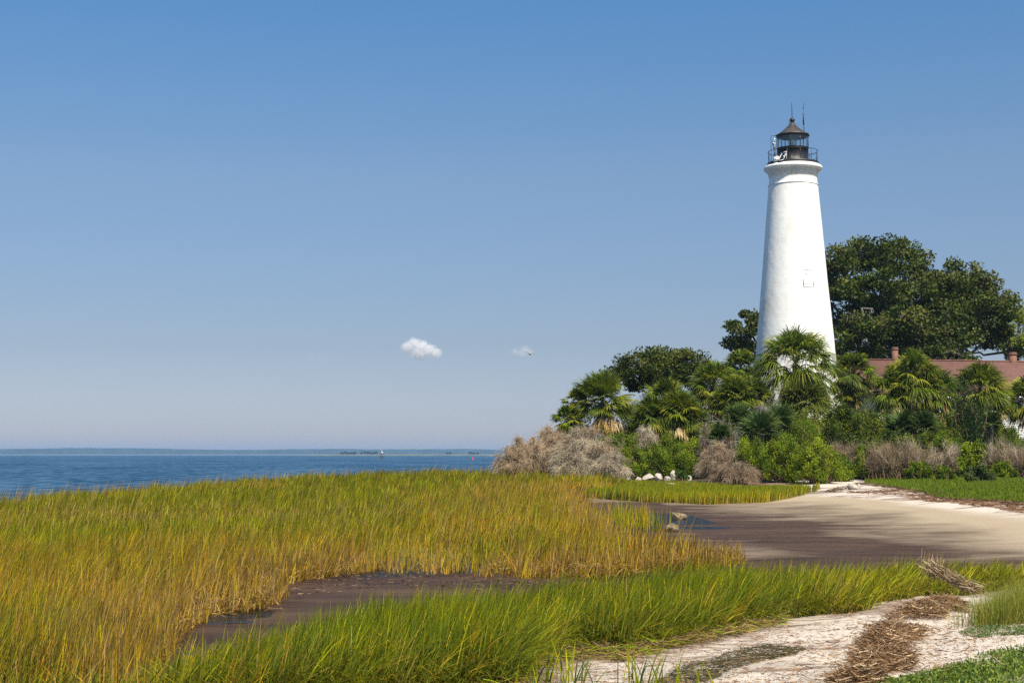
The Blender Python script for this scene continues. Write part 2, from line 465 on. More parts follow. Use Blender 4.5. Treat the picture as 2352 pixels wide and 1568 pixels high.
# litter where noise < amount
th = math_('MULTIPLY_ADD', sp.outputs[0], .29, .30)
lm = math_('MULTIPLY', math_('SUBTRACT', th, lit), 14, clamp=True)
lm = math_('MULTIPLY', lm, math_('MULTIPLY', sp.outputs[0], 3.0, clamp=True), clamp=True)
lm = math_('MULTIPLY', lm, math_('MULTIPLY_ADD', fine, 2.2, -.35, clamp=True), clamp=True)
c0 = mixc(math_('MULTIPLY_ADD', fine, 1.6, -.3, clamp=True), mixc(1.0, basec, (.78, .76, .74), 'MULTIPLY'), mixc(1.0, basec, (1.12, 1.12, 1.12), 'MULTIPLY'))
c1 = mixc(lm, c0, (.13, .065, .035))
# pale flecks of shell on the wet mud
vo = N_(n, 'ShaderNodeTexVoronoi'); vo.inputs['Scale'].default_value = 3.0; l.new(tc.outputs['Object'], vo.inputs['Vector'])
fl = math_('MULTIPLY', math_('LESS_THAN', vo.outputs['Distance'], .055), sp.outputs[2])
c2 = mixc(fl, c1, (.45, .38, .30))
l.new(c2, p.inputs['Base Color'])
l.new(math_('MULTIPLY_ADD', sp.outputs[1], -.32, .9), p.inputs['Roughness'])
p.inputs['Specular IOR Level'].default_value = .16
bp = N_(n, 'ShaderNodeBump'); bp.inputs['Strength'].default_value = .6; bp.inputs['Distance'].default_value = .03
hh = math_('ADD', math_('MULTIPLY', lit, 1.2), math_('MULTIPLY', fine, .5))
l.new(hh, bp.inputs['Height']); l.new(bp.outputs[0], p.inputs['Normal'])
l.new(p.outputs[0], o.inputs['Surface']); M['ground'] = m

# ------------------------------------------------------------------ terrain
CP = []     # control points x, y, z
def cpx(px, py, z): x_, y_ = gp(px, py, z); CP.append((x_, y_, z))
for q in [(450, 1470, .0), (650, 1400, 0), (900, 1330, -.01), (1200, 1340, 0), (1500, 1320, 0), (1700, 1310, 0), (1450, 1180, -.01), (1550, 1210, -.01),
          (1650, 1230, 0), (1800, 1250, .005), (1900, 1200, .01), (2100, 1250, .015), (1900, 1280, 0), (2200, 1300, .02), (2352, 1270, .06), (1600, 1160, 0),
          (1850, 1160, .03), (2100, 1175, .06), (2352, 1205, .12), (1400, 1400, .01), (1800, 1360, .01), (2100, 1350, .03), (2300, 1340, .08), (1200, 1470, .05),
          (1250, 1520, .10), (1600, 1475, .10), (1900, 1425, .11), (2200, 1385, .15), (1300, 1600, .14), (1600, 1568, .18), (2000, 1568, .28), (2352, 1568, .42),
          (2352, 1430, .27), (2352, 1500, .36), (600, 1568, .04), (0, 1568, .03), (2150, 1470, .25), (1850, 1490, .17),
          (1340, 1140, .05), (1600, 1152, .04), (1880, 1150, .08), (1500, 1100, .60), (1700, 1108, .54), (1560, 1122, .28), (1450, 1122, .28), (1700, 1124, .25), (1900, 1112, .52), (2000, 1108, .58), (2200, 1122, .58),
          (2352, 1145, .5), (2200, 1106, .7), (2352, 1102, .75), (2100, 1150, .2), (2352, 1175, .24), (1950, 1130, .33), (1350, 1100, .4), (890, 1295, -.04), (960, 1275, -.04), (1040, 1285, -.04), (1090, 1302, -.04)]:
    cpx(*q)
CP += [(-10, 25, .02), (-15, 45, .03), (-10, 60, .08), (0, 72, .12), (-3, 92, .38), (-10, 97, .3), (-20, 60, .0), (-13, 85, .15), (0, 50, .02), (4, 60, .03),
       (20.6, 111, 1.5), (32, 120, 1.5), (24, 200, 1.2), (60, 150, 1.4), (5, 108, .8), (10, 97, .8), (60, 80, 1.2), (38, 60, .9), (25, 40, .55), (14, 15, .5),
       (10, 5, .7), (0, 0, .4), (-10, 0, .1), (-10, 10, .02), (4, 92, .62), (14, 90, .8), (24, 88, .85), (34, 86, .9), (-1, 96, .5), (70, 20, 1), (0, -20, .4), (100, 240, 1.2)]
CP = np.array(CP)
def rbfk(r): return r
_A = rbfk(np.hypot(CP[:, None, 0] - CP[None, :, 0], CP[:, None, 1] - CP[None, :, 1]))
_n = len(CP)
_A1 = np.zeros((_n + 1, _n + 1)); _A1[:_n, :_n] = _A - np.eye(_n) * .25; _A1[_n, :_n] = 1; _A1[:_n, _n] = 1
_w = np.linalg.solve(_A1, np.append(CP[:, 2], 0))
LAND = [(-60, -30), (-40, 10), (-30, 30), (-23, 45), (-18.8, 53), (-16.8, 73), (-15.8, 90), (-13.5, 100), (-6, 105), (-2.5, 108), (0, 116), (4, 130), (14, 150), (22, 300), (400, 300), (400, -30)]
HEAP = [gp(*q, .25) for q in [(2190, 1372), (2225, 1392), (2210, 1408), (2150, 1420), (2085, 1420), (2130, 1455), (2115, 1490), (2040, 1520), (2110, 1540), (2080, 1568), (2030, 1600), (1900, 1600), (1965, 1545), (1955, 1510), (1990, 1470), (1985, 1445), (2040, 1412), (2080, 1385), (2140, 1378)]]
def H(x, y, fine=True):
    x = np.atleast_1d(np.asarray(x, float)); y = np.atleast_1d(np.asarray(y, float))
    z = np.full(x.shape, _w[_n])
    for i in range(_n):
        z = z + _w[i] * np.hypot(x - CP[i, 0], y - CP[i, 1])
    z = np.clip(z, -.045, 2.2)
    sd = sdpoly(x, y, LAND)
    z = -.8 + (z + .8) * sstep(-5, 0, sd)
    if fine:
        flat = 1 - sstep(.02, .12, z)
        z = z + (fbm(x, y * 1.6, 3.0, 3) - .52) * .05 * flat * sstep(-1, 2, sd)
        z = z + (fbm(x, y, 1.3, 9) - .5) * .07 * (1 - flat) + (fbm(x, y, .35, 19) - .5) * .03 * (1 - flat) * sstep(60, 20, y)
        z = z + .075 * sstep(-.05, .35, sdpoly(x, y, HEAP)) * (0.35 + 1.2 * fbm(x, y, .45, 12))
    return z
def h1(x, y): return float(H(x, y)[0])

# polygons in world units, read off the ground of the photograph
def PP(L, z=0.0): return [gp(a, b, z) for a, b in L]
MUD = PP([(380, 1500), (430, 1440), (540, 1380), (640, 1320), (800, 1285), (950, 1255), (1100, 1290), (1350, 1290), (1700, 1270), (1500, 1255), (1400, 1200), (1360, 1150),
          (1480, 1152), (1700, 1175), (1880, 1190), (2040, 1215), (2120, 1250), (2290, 1276), (2330, 1300), (2240, 1340), (1900, 1380), (1300, 1400), (1000, 1420), (760, 1450), (500, 1545)])
# marsh stand (back boundary = sea edge)
MARSH = PP([(-400, 1600), (300, 1600), (400, 1472), (470, 1408), (560, 1398), (632, 1390), (640, 1340), (760, 1322), (860, 1308), (930, 1318), (1060, 1318), (1150, 1328), (1345, 1325),
            (1500, 1312), (1620, 1308), (1700, 1296), (1704, 1288), (1620, 1284), (1520, 1277), (1450, 1262), (1395, 1225), (1345, 1165), (1330, 1140)]) + \
        [(3.5, 66), (4.5, 72), (6, 80), (4.5, 86), (2.0, 91), (-.5, 96), (-1.6, 104), (-6, 104.6), (-13.2, 99.5), (-15.4, 90), (-16.4, 73), (-18.4, 53), (-22.5, 45), (-29, 30), (-34, 12)]
BAREWATER = PP([(850, 1318), (880, 1290), (900, 1268), (1010, 1262), (1120, 1290), (1100, 1322)])
FRONT = PP([(-300, 1640), (300, 1640), (640, 1640), (1150, 1600), (1225, 1535), (1300, 1500), (1440, 1508), (1560, 1482), (1640, 1462), (1800, 1424), (1950, 1414), (2060, 1390), (2090, 1378), (2230, 1374), (2330, 1360), (2420, 1350),
            (2420, 1335), (2100, 1345), (1900, 1360), (1700, 1376), (1500, 1394), (1300, 1416), (1100, 1440), (900, 1474), (760, 1512), (600, 1560), (420, 1610), (300, 1635)], .05)
SPIT = PP([(1335, 1142), (1400, 1148), (1500, 1153), (1620, 1157), (1760, 1154), (1850, 1146), (1885, 1139)], .03) + PP([(1872, 1130), (1780, 1124), (1700, 1121), (1600, 1119), (1450, 1116)], .3) + [(3.5, 88), (-.5, 96), (3.2, 78), (3.5, 68)]
LAWN = PP([(1985, 1113), (2060, 1120), (2180, 1134), (2300, 1145), (2420, 1152), (2600, 1165)], .5) + [(48, 62), (44, 82), (33, 84), (24, 84), (19, 82)]

def rng_(s): return np.random.RandomState(s)

R = np.exp(np.linspace(math.log(6.5), math.log(300), 620))       # distance rows from a point 12 m behind the camera
S = np.linspace(-.62, .78, 640)
Yg = (R - 4.0)[:, None] + 0 * S[None]
Xg = R[:, None] * S[None] * (1 + 3.0 / R[:, None])
x, y = Xg.ravel(), Yg.ravel()
z = H(x, y)
nR, nS = len(R), len(S)
i = np.arange(nR - 1)[:, None] * nS; j = np.arange(nS - 1)[None, :]
F = np.stack([i + j, i + j + 1, i + nS + j + 1, i + nS + j], -1).reshape(-1, 4)
soil = np.array((.05, .036, .02)); tan = np.array((.42, .335, .235)); white = np.array((.64, .56, .48)); mudc = np.array((.052, .028, .018)); litc = np.array((.20, .115, .07))
warp = (fbm(x, y * .8, 5.0, 21, 5) - .5) * 7.0
strk = fbm(x * .55, y * .6, 2.6, 31, 5)
zz0 = H(x, y, False)
sand = sstep(.06, .12, zz0) * sstep(34, 28, y) + sstep(.13, .22, zz0 + (strk - .5) * .12) * sstep(28, 34, y)
c = tan[None] * (1 - sand[:, None]) + white[None] * sand[:, None]
sdm = sdpoly(x, y, MUD)
scl = np.clip(y / 30, .35, 2.0)
mm = np.maximum(sstep(-5.0, 4.0, (sdm + warp * .45 * scl) / scl), sstep(3, -2, x - .12 * y) * sstep(.3, -.3, -sdpoly(x, y, [(-60, -30), (-60, 90), (6, 62), (9, 40), (7, 16), (2, 10)])))
mm = np.clip(mm * (1.0 - .45 * sstep(.48, .64, strk) * sstep(4, 12, x - .05 * y)), 0, 1)
far_streak = sstep(.46, .66, strk) * (1 - sand) * .30
mm = np.maximum(mm, far_streak * sstep(-22, -3, sdm))
mm = mm * sstep(.12, .05, zz0)
mixm = mudc[None] * (1 + .9 * (fbm(x, y * 2, 1.2, 44)[:, None] - .5))
grassy = np.maximum.reduce([sstep(-.1, .5, sdpoly(x, y, MARSH)), sstep(-.05, .4, sdpoly(x, y, FRONT)), sstep(-.2, .6, sdpoly(x, y, SPIT)), sstep(-.3, .3, sdpoly(x, y, LAWN)), sstep(80, 84, y) * sstep(.3, .5, zz0)])
c = c * (1 - grassy[:, None]) + soil[None] * grassy[:, None]
hp = .8 * sstep(.0, .25, sdpoly(x, y, HEAP) + (fbm(x, y, .5, 12) - .5) * .9)
bs = sstep(66, 69, y) * sstep(14.5, 12.5, x + (fbm(x, y, 2, 77) - .5) * 3) * (1 - grassy) * sstep(.1, .2, zz0)
c = c * (1 - bs[:, None]) + np.array((.16, .115, .075))[None] * bs[:, None]
c = c * (1 - hp[:, None]) + (litc * .6)[None] * hp[:, None]
# litter amount: much close to the drift lines, less on the clean sand
near = sstep(35, 25, y)
sdf = sdpoly(x, y, FRONT)
lit_near = near * (sand * (.25 + .75 * sstep(-1.4, -.1, sdf)) * sstep(.42, .26, zz0 + (x - 3) * .03))
lit_near = np.maximum(lit_near * 1.1, near * sand * .8 * sstep(.40, .58, fbm(x, y * 1.3, .9, 51, 4)) * sstep(4.2, 3.0, x))
weed = near * sand * sstep(.53, .60, fbm(x * .7 + 3, y * 1.4, .9, 57, 4)) * np.exp(-((x - 1.9) / 1.3) ** 2 - ((y - 12.6) / 1.3) ** 2) * 1.5
lit_far = 1.0 * (1 - near) * sstep(.14, .22, zz0) * (.45 + .55 * sstep(.45, .6, fbm(x * .6, y * 2.5, 3.0, 61)))
litter = np.clip(lit_near + lit_far, 0, 1) * (1 - grassy) + .2 * mm
wet = np.clip(mm * 1.0 + .25 * (1 - sand) * (1 - grassy), 0, 1)
weed = np.clip(weed, 0, 1)[:, None] * .25; c = c * (1 - weed) + np.array((.07, .065, .032))[None] * weed
aux = np.stack([litter, wet, mm], 1)
ground = npmesh('ground', np.stack([x, y, z], 1), F, M['ground'], None, c, True, extra=aux)
tag(ground, 'low sandy and muddy shore ground under marsh and beach', 'ground', kind='structure')

# sea to the far shore, one sheet
V = [(-7900, -300, -.035), (7900, -300, -.035), (7900, 7900, -.035), (-7900, 7900, -.035)]
sea = npmesh('water', V, np.array([(0, 1, 2, 3)]), M['sea']); tag(sea, 'open blue bay water with small ripples', 'water', kind='structure')
# thin standing water on the mud flat and in the channel
pl = PP([(300, 1560), (430, 1420), (640, 1310), (860, 1250), (1120, 1250), (1330, 1140), (1500, 1160), (1650, 1200), (1850, 1250), (2000, 1330), (1500, 1420), (900, 1460), (560, 1540)])
pool = npmesh('tidal_water', [(a, b, -.013) for a, b in pl], [np.arange(len(pl))[None]], M['pool'])
tag(pool, 'thin standing tide water on the dark mud flat', 'tidal water', kind='structure')

# ------------------------------------------------------------------ grass
def scatter(poly, n, rng, ymin, ymax, smin, smax, clump=0.0, power=1.0):
    X, Y = [], []; tot = 0
    while tot < n:
        k = int(n * 1.3) + 1000
        u = rng.rand(k)
        if power == 1.0: yy = np.exp(math.log(ymin) + u * math.log(ymax / ymin))
        else: yy = (ymin ** (1 - power) + u * (ymax ** (1 - power) - ymin ** (1 - power))) ** (1 / (1 - power))
        ss = smin + (smax - smin) * rng.rand(k)
        xx = ss * yy
        if clump:
            d = fbm(xx, yy, clump, 90)
            keep = rng.rand(k) < np.clip((d - .28) * 3.2, .15, 1)
            xx, yy = xx[keep], yy[keep]
        ok = sdpoly(xx, yy, poly) > 0
        X.append(xx[ok]); Y.append(yy[ok]); tot += ok.sum()
    return np.concatenate(X)[:n], np.concatenate(Y)[:n]

def blades(x, y, z, h, w, lean, rng, c0, c1, K=4, curl=.5, azim=0.0, azs=.7, c2=None):
    """curved blades; lean = angle from vertical (arrays); colour runs c0 -> c1"""
    N = len(x)
    az = azim + rng.normal(size=N) * azs
    d = np.stack([np.cos(az), np.sin(az)], 1)
    t = np.linspace(0, 1, K)[None]
    ang = lean[:, None] * (1 - curl + curl * 2 * t)
    ds = (h / (K - 1))[:, None]
    sx = np.concatenate([np.zeros((N, 1)), np.cumsum(np.sin(ang[:, :-1]) * ds, 1)], 1)
    sz = np.concatenate([np.zeros((N, 1)), np.cumsum(np.cos(ang[:, :-1]) * ds, 1)], 1)
    P = np.stack([x[:, None] + sx * d[:, :1], y[:, None] + sx * d[:, 1:], z[:, None] + sz], -1)
    W = w[:, None] * np.clip(1.0 - t ** 2.2 * .92, .06, 1)
    ra = rng.rand(N) * PI
    sd = np.stack([np.cos(ra), np.sin(ra), np.zeros(N)], 1)
    C = c0[:, None, :] * (1 - t[..., None]) + c1[:, None, :] * t[..., None]
    return ribbons(P, W, sd, C)

def mixp(cols, wts):
    wts = np.clip(np.stack(wts, 1), 0, None); wts /= wts.sum(1, keepdims=True) + 1e-9
    return wts @ np.array(cols)

def choose(cols, wts, rng):
    wts = np.clip(np.stack(wts, 1), 0, None); cs = np.cumsum(wts / wts.sum(1, keepdims=True), 1)
    r = rng.rand(len(cs))[:, None]
    idx = (r > cs).sum(1).clip(0, len(cols) - 1)
    return np.array(cols)[idx]

def tufts(x, y, k, rng, sp=.05):
    """every point becomes k blades; returns x, y and the tuft index of each blade"""
    idx = np.repeat(np.arange(len(x)), k); n_ = len(idx)
    j = sp * (1 + y[idx] * .02)
    return x[idx] + rng.normal(size=n_) * j, y[idx] + rng.normal(size=n_) * j, idx

GREEN = (.19, .245, .006); LIME = (.46, .45, .010); OCHRE = (.62, .38, .020); STRAW = (.56, .38, .12); BROWN = (.17, .10, .035); BLUEG = (.085, .15, .03); ORANGE = (.62, .31, .018)

rng = rng_(5)
x, y = scatter(MARSH, 27000, rng, 12, 108, -.40, .22, clump=1.2, power=1.15)
x, y, ti = tufts(x, y, 10, rng)
trnd = rng.rand(27001, 4)
bw = sdpoly(x, y, BAREWATER) > 0
keep = ~bw | (rng.rand(len(x)) < .10)
x, y, ti = x[keep], y[keep], ti[keep]
z = H(x, y)
N = len(x)
sdM = sdpoly(x, y, MARSH)
# distance to channel/pool edge only (front part of polygon)
FR = MARSH[1:24]
dfr = np.full(N, 1e9)
for k in range(len(FR) - 1):
    (ax, ay), (bx, by) = FR[k], FR[k + 1]; ex, ey = bx - ax, by - ay
    t = np.clip(((x - ax) * ex + (y - ay) * ey) / (ex * ex + ey * ey), 0, 1)
    dfr = np.minimum(dfr, np.hypot(x - ax - t * ex, y - ay - t * ey))
nzz = fbm(x, y, 5.0, 101); nz2 = fbm(x, y, 1.6, 111)
u = x / y * FPX + 1176                                              # only a way to read the photo's colour zones; x/y is a bearing
gold_patch = np.exp(-((x - 3.0) / 3.5) ** 2 - ((y - 68) / 14) ** 2) * 1.3
brown_patch = np.exp(-((x + 9) / 7) ** 2 - ((y - 42) / 6.5) ** 2)
bl = sstep(16.8, 14.8, y)
dry = sstep(7.0, .8, dfr) * 1.5 + sstep(25, 19, y) * 1.3 + (nzz - .5) * 3.4 + gold_patch * 1.6 - .15 - bl * 1.8
green = sstep(38, 56, y) * 3.2 * (1 - .7 * np.clip(gold_patch, 0, 1)) + (nz2 - .4) * 2.8 + 1.05 + bl * 1.5 - sstep(3, 0, dfr)
wts = [np.clip(green, .05, 3), np.clip(1.1 + (nz2 - .5) * 2 + .3 * sstep(20, 40, y), .1, 3), np.clip(dry, .05, 3) * .75, np.clip(dry, .02, 3) * .30 + brown_patch * 1.2, np.clip(dry, 0, 3) * .22 + brown_patch * .7, np.clip(dry, 0, 3) * .35, .25 + .9 * np.clip(sstep(60, 80, y) * sstep(6, -4, x), 0, 1) * .6 + .5 * (nz2 < .42)]
class TR:                                            # tuft-coherent choice of colour
    def rand(self, n_): return np.where(rng.rand(n_) < .35, rng.rand(n_), trnd[ti, 0])
ctip = choose([GREEN, LIME, OCHRE, STRAW, BROWN, ORANGE, (.075, .115, .010)], wts, TR())
jit = ((.40 + .8 * trnd[ti, 1]) * (.7 + .6 * rng.rand(N)))[:, None]
fe = sstep(1.6, .3, dfr)
ctip = np.where((rng.rand(N) < fe * .75)[:, None], choose([STRAW, (.30, .20, .08), BROWN, OCHRE], [np.ones(N)] * 4, rng), ctip)
ctip = ctip * jit
cbase = np.array((.46, .27, .06))[None] * .55 + ctip * .45
hgt = (.50 + .22 * rng.rand(N)) * (.8 + .4 * nzz) * (1 - .25 * brown_patch)
hgt *= (1 - .35 * sstep(1.2, 0, dfr)) * (1 - .32 * sstep(2, 5, x) * sstep(46, 36, y))
hgt = np.where(sdpoly(x, y, BAREWATER) > -.4, hgt * .8, hgt)
w = np.clip(.0045 + y * .00050, .010, .042) * (.6 + .8 * rng.rand(N))
lean = np.abs(.36 + .8 * (fbm(x, y, 2.5, 121) - .45) + rng.normal(size=N) * .24)
messy = rng.rand(N) < (.24 + .30 * np.clip(dry, 0, 1) + .4 * brown_patch)
lean = np.where(messy, .5 + 1.0 * rng.rand(N), (lean + (trnd[ti, 2] - .5) * .6) * (1 - .5 * fe))
hgt = hgt * (.62 + .62 * trnd[ti, 3] ** 1.3) * np.where(messy, .8, 1)
V, F, C = blades(x, y, z - .02, hgt, w, lean, rng, cbase, ctip, K=4, curl=.45, azim=.15 + (trnd[ti, 2] - .5) * 2.2, azs=np.where(messy, 2.4, .5))
marsh = npmesh('marsh_grass', V, F, M['grass'], None, C); del V, F, C
tag(marsh, 'tall green and golden marsh grass filling the left side by the bay', 'marsh grass', kind='stuff')

# seed heads and tall stems along the sea edge and here and there
x, y = scatter(MARSH, 9000, rng, 12, 108, -.40, .2, power=1.3)
dse = np.where(dfr.size, 0, 0)
sde = sdpoly(x, y, MARSH)
keep = ((sde < 6) & (y > 40)) | (rng.rand(len(x)) < .25)
x, y = x[keep], y[keep]; N = len(x)
hh = .75 + .3 * rng.rand(N)
c1 = choose([STRAW, OCHRE, (.30, .17, .05)], [np.ones(N), np.ones(N), np.ones(N)], rng)
V, F, C = blades(x, y, H(x, y), hh, np.clip(y * .00035, .006, .03), .18 + .2 * rng.rand(N), rng, c1 * .7, c1, K=4, curl=.5, azim=.1, azs=.5)
sh = npmesh('seed_stems', V, F, M['grass'], None, C)
tag(sh, 'thin straw coloured seed stems standing above the marsh grass', 'seed stems', kind='stuff')

# foreground band
rng = rng_(6)
x, y = scatter(FRONT, 12500, rng, 8.0, 34, -.42, .40, clump=.8, power=1.1)
x, y, ti = tufts(x, y, 10, rng, .04)
trnd = rng.rand(12501, 4)
N = len(x); z = H(x, y)
n1 = fbm(x, y, 2.2, 131); n2 = fbm(x, y, .6, 141)
sdF = sdpoly(x, y, FRONT)
leftdry = sstep(-1.0, -4.5, x) * .55
rightdry = sstep(2.0, 6.0, x)
wts = [np.clip(1.0 + (n1 - .5) * 3 - rightdry * .4, .1, 4), .55 + rightdry * .7 + 0 * x, np.clip((n2 - .5) * 1.5, .05, 2) + leftdry + .22 * rightdry, .05 + leftdry * .3 + .16 * rightdry + 0 * x, np.clip((.5 - n1) * 2, 0.05, 2) * .25, .45 + 0 * x]
ctip = choose([GREEN, LIME, OCHRE, STRAW, BLUEG, (.13, .21, .018)], wts, TR()) * ((.40 + .85 * trnd[ti, 1]) * (.7 + .6 * rng.rand(N)))[:, None]
cbase = np.array((.20, .17, .06))[None] * .55 + ctip * .45
hgt = (.38 + .22 * rng.rand(N)) * (.75 + .5 * n1)
hgt *= (1 - .3 * sstep(3.0, 7.5, x)) * (1 - .18 * sstep(-.5, -3, x))
w = np.clip(.005 + y * .00042, .008, .024) * (.6 + .8 * rng.rand(N))
lean = np.abs(.42 + .5 * (fbm(x, y, 2.0, 151) - .4) + rng.normal(size=N) * .22) + .55 * rightdry * rng.rand(N)
messy = rng.rand(N) < .24 + .35 * sstep(.8, 0, sdF) + .15 * rightdry
lean = np.where(messy, .7 + .9 * rng.rand(N), lean + (trnd[ti, 2] - .5) * .6)
hgt = hgt * (.62 + .68 * trnd[ti, 3] ** 1.3)
V, F, C = blades(x, y, z - .02, hgt, w, lean, rng, cbase, ctip, K=5, curl=.5, azim=.1 + (trnd[ti, 2] - .5) * 1.5, azs=np.where(messy, 1.8, .45))
fg = npmesh('shore_grass', V, F, M['grass'], None, C); del V, F, C
tag(fg, 'bright green wind bent grass band between the channel and the near sand', 'grass', kind='stuff')

# grass of the spit in front of the white stones
rng = rng_(7)
x, y = scatter(SPIT, 60000, rng, 50, 100, -.02, .24, power=1.0)
N = len(x); n1 = fbm(x, y, 2.5, 161)
sdS = sdpoly(x, y, SPIT)
front = sstep(66, 60, y + (n1 - .5) * 4)
ctip = choose([GREEN, LIME, OCHRE, (.12, .19, .02)], [np.ones(N) * .7, .5 + 0 * x, .15 + .8 * front * n1, .6 * (1 - front) + .1], rng) * (.75 + .5 * rng.rand(N))[:, None]
V, F, C = blades(x, y, H(x, y) - .02, (.36 + .2 * rng.rand(N)) * (.7 + .6 * n1) * (1 - .5 * sstep(67, 74, y)), .028 * (.7 + .6 * rng.rand(N)), np.abs(.2 + rng.normal(size=N) * .22), rng, ctip * .6 + np.array(STRAW)[None] * .3, ctip, K=3, azim=.1, azs=.8)
sg = npmesh('spit_grass', V, F, M['grass'], None, C)
tag(sg, 'low green grass strip between the white stones and the pool', 'grass', kind='stuff')

# lawn at right
rng = rng_(8)
x, y = scatter(LAWN, 60000, rng, 46, 88, .18, .42, power=1.0)
N = len(x); n1 = fbm(x, y, 2.0, 171)
ctip = choose([(.16, .24, .02), (.22, .29, .025), (.27, .30, .04)], [np.ones(N), n1 * 1.5, .5 * (1 - n1)], rng) * (.8 + .4 * rng.rand(N))[:, None]
V, F, C = blades(x, y, H(x, y) - .02, (.10 + .12 * rng.rand(N)) * (.6 + .8 * n1), np.full(N, .035), np.abs(.2 + rng.normal(size=N) * .4), rng, ctip * .8, ctip, K=3, azs=3)
lw = npmesh('lawn_grass', V, F, M['grass'], None, C)
tag(lw, 'short green lawn between the far beach and the right hand bushes', 'lawn grass', kind='stuff')

# sparse reeds standing in the pool by the rocks
rng = rng_(9)
def tuft(name, label, cat, spots, n, spread, h, cols, lean=.2, seed=0, w=.012, azs=2.5, kind='stuff'):
    r = rng_(seed); Vs = MB()
    for (px, py, z0) in spots:
        gx, gy = gp(px, py, z0)
        x = gx + r.normal(size=n) * spread; y = gy + r.normal(size=n) * spread * .7
        c1 = choose(cols, [np.ones(n)] * len(cols), r) * (.7 + .6 * r.rand(n))[:, None]
        V, F, C = blades(x, y, H(x, y) - .01, h * (.6 + .6 * r.rand(n)), np.full(n, w), np.abs(lean + r.normal(size=n) * .2), r, c1 * .8, c1, K=5, azim=.1, azs=azs)
        Vs.add(V, F, C)
    o = Vs.build(name, M['grass']); tag(o, label, cat, kind=kind); return o
tuft('reeds', 'sparse thin reeds standing in the pool left of the two rocks', 'reeds', [(1412, 1192, 0), (1440, 1205, 0), (1465, 1210, 0), (1478, 1200, 0), (1430, 1222, 0), (1505, 1218, 0), (1398, 1210, 0)], 60, .28, .62, [GREEN, OCHRE, LIME], .1, 21, .016, 2.5)
tuft('short_stems', 'thin stems growing in the standing water of the channel bend', 'stems', [(880, 1300, 0), (910, 1290, 0), (945, 1300, 0), (975, 1295, 0), (1010, 1300, 0), (1050, 1308, 0), (1085, 1310, 0), (930, 1276, 0), (1000, 1280, 0)], 45, .22, .42, [STRAW, OCHRE, GREEN], .08, 22, .011, 2.5)
tuft('sand_grass', 'loose green sprigs growing out of the near sand', 'grass', [(1215, 1590, .14), (1290, 1575, .14), (1340, 1590, .14), (1470, 1575, .16), (1485, 1590, .16), (1560, 1590, .18), (1250, 1560, .14)], 14, .10, .34, [GREEN, LIME, BLUEG], .5, 23, .014, 2.5)
tuft('fine_grass', 'fine light green grass tuft at the right edge above the ground cover', 'grass', [(2300, 1425, .27), (2340, 1410, .27), (2370, 1425, .27), (2330, 1390, .25), (2390, 1400, .25), (2370, 1370, .22), (2280, 1432, .26)], 420, .17, .34, [(.23, .27, .04), (.30, .33, .045), (.17, .22, .035), (.40, .34, .07)], .35, 24, .005, 1.6)
# flattened straw along the channel edge and in the grass
def straws(name, label, cat, poly, n, seed, L, w, cols, ymin, ymax, smin, smax, tilt=.25, lift=.02, az=None, mat_='twig', edge=False):
    r = rng_(seed)
    x, y = scatter(poly, n, r, ymin, ymax, smin, smax, power=1.0)
    if name == 'broken_straw':
        k_ = sdpoly(x, y, BAREWATER) < -.15; x, y = x[k_], y[k_]
    if edge:
        k_ = (sdpoly(x, y, poly) + (fbm(x, y, .5, 12) - .5) * .9) > r.rand(len(x)) * .28
        x, y = x[k_], y[k_]
        e_ = r.rand(len(x)) < .06; x = x + e_ * r.normal(size=len(x)) * .35; y = y + e_ * r.normal(size=len(x)) * .35
    N = len(x); a = (r.rand(N) * PI if az is None else az + r.normal(size=N) * .6)
    el = r.normal(size=N) * tilt
    d = np.stack([np.cos(a) * np.cos(el), np.sin(a) * np.cos(el), np.sin(el)], 1)
    bend = r.normal(size=(N, 3)) * .12
    Ls = L * (.4 + 1.0 * r.rand(N)); t = np.linspace(-.5, .5, 4)
    zc = H(x, y) + lift * r.rand(N) + np.abs(np.sin(el)) * Ls * .4 + .004
    c_ = np.stack([x, y, zc], 1)
    P = c_[:, None] + d[:, None] * (Ls[:, None, None] * t[None, :, None]) + bend[:, None] * ((t ** 2)[None, :, None] * Ls[:, None, None] * 3)
    P[..., 2] = np.maximum(P[..., 2], zc[:, None] - .02)
    side = unit(np.cross(d, r.normal(size=(N, 3))))
    col = choose(cols, [np.ones(N)] * len(cols), r) * (.6 + .8 * r.rand(N))[:, None]
    V, F, C = ribbons(P, np.full((N, 4), w) * (.5 + r.rand(N))[:, None], side, np.repeat(col[:, None], 4, 1))
    o = npmesh(name, V, F, M[mat_], None, C); tag(o, label, cat, kind='stuff'); return o
straws('wrack_heap', 'thick ridge of brown dead reed washed up on the near white sand', 'wrack', HEAP, 30000, 31, .11, .005, [(.16, .085, .04), (.10, .05, .025), (.34, .22, .12), (.20, .115, .055), (.13, .07, .03), (.48, .35, .22)], 9, 22, .1, .5, tilt=.25, lift=.11, az=.05, edge=True)
NEARS = PP([(1225, 1540), (1300, 1503), (1440, 1512), (1560, 1486), (1640, 1466), (1800, 1428), (1950, 1420), (2300, 1378), (2420, 1500), (2100, 1600), (1200, 1620), (1150, 1600)], .15)
straws('beach_litter', 'scattered brown reed bits on the near sand', 'litter', NEARS, 5200, 32, .045, .005, [(.20, .10, .045), (.12, .06, .03), (.40, .27, .15), (.28, .16, .08)], 9, 24, .0, .5, tilt=.08, lift=.012)
EDGE = PP([(1150, 1600), (1225, 1545), (1300, 1512), (1440, 1522), (1560, 1492), (1660, 1470), (1800, 1434), (1800, 1412), (1640, 1450), (1560, 1466), (1300, 1486), (1225, 1515), (1100, 1600)], .12)
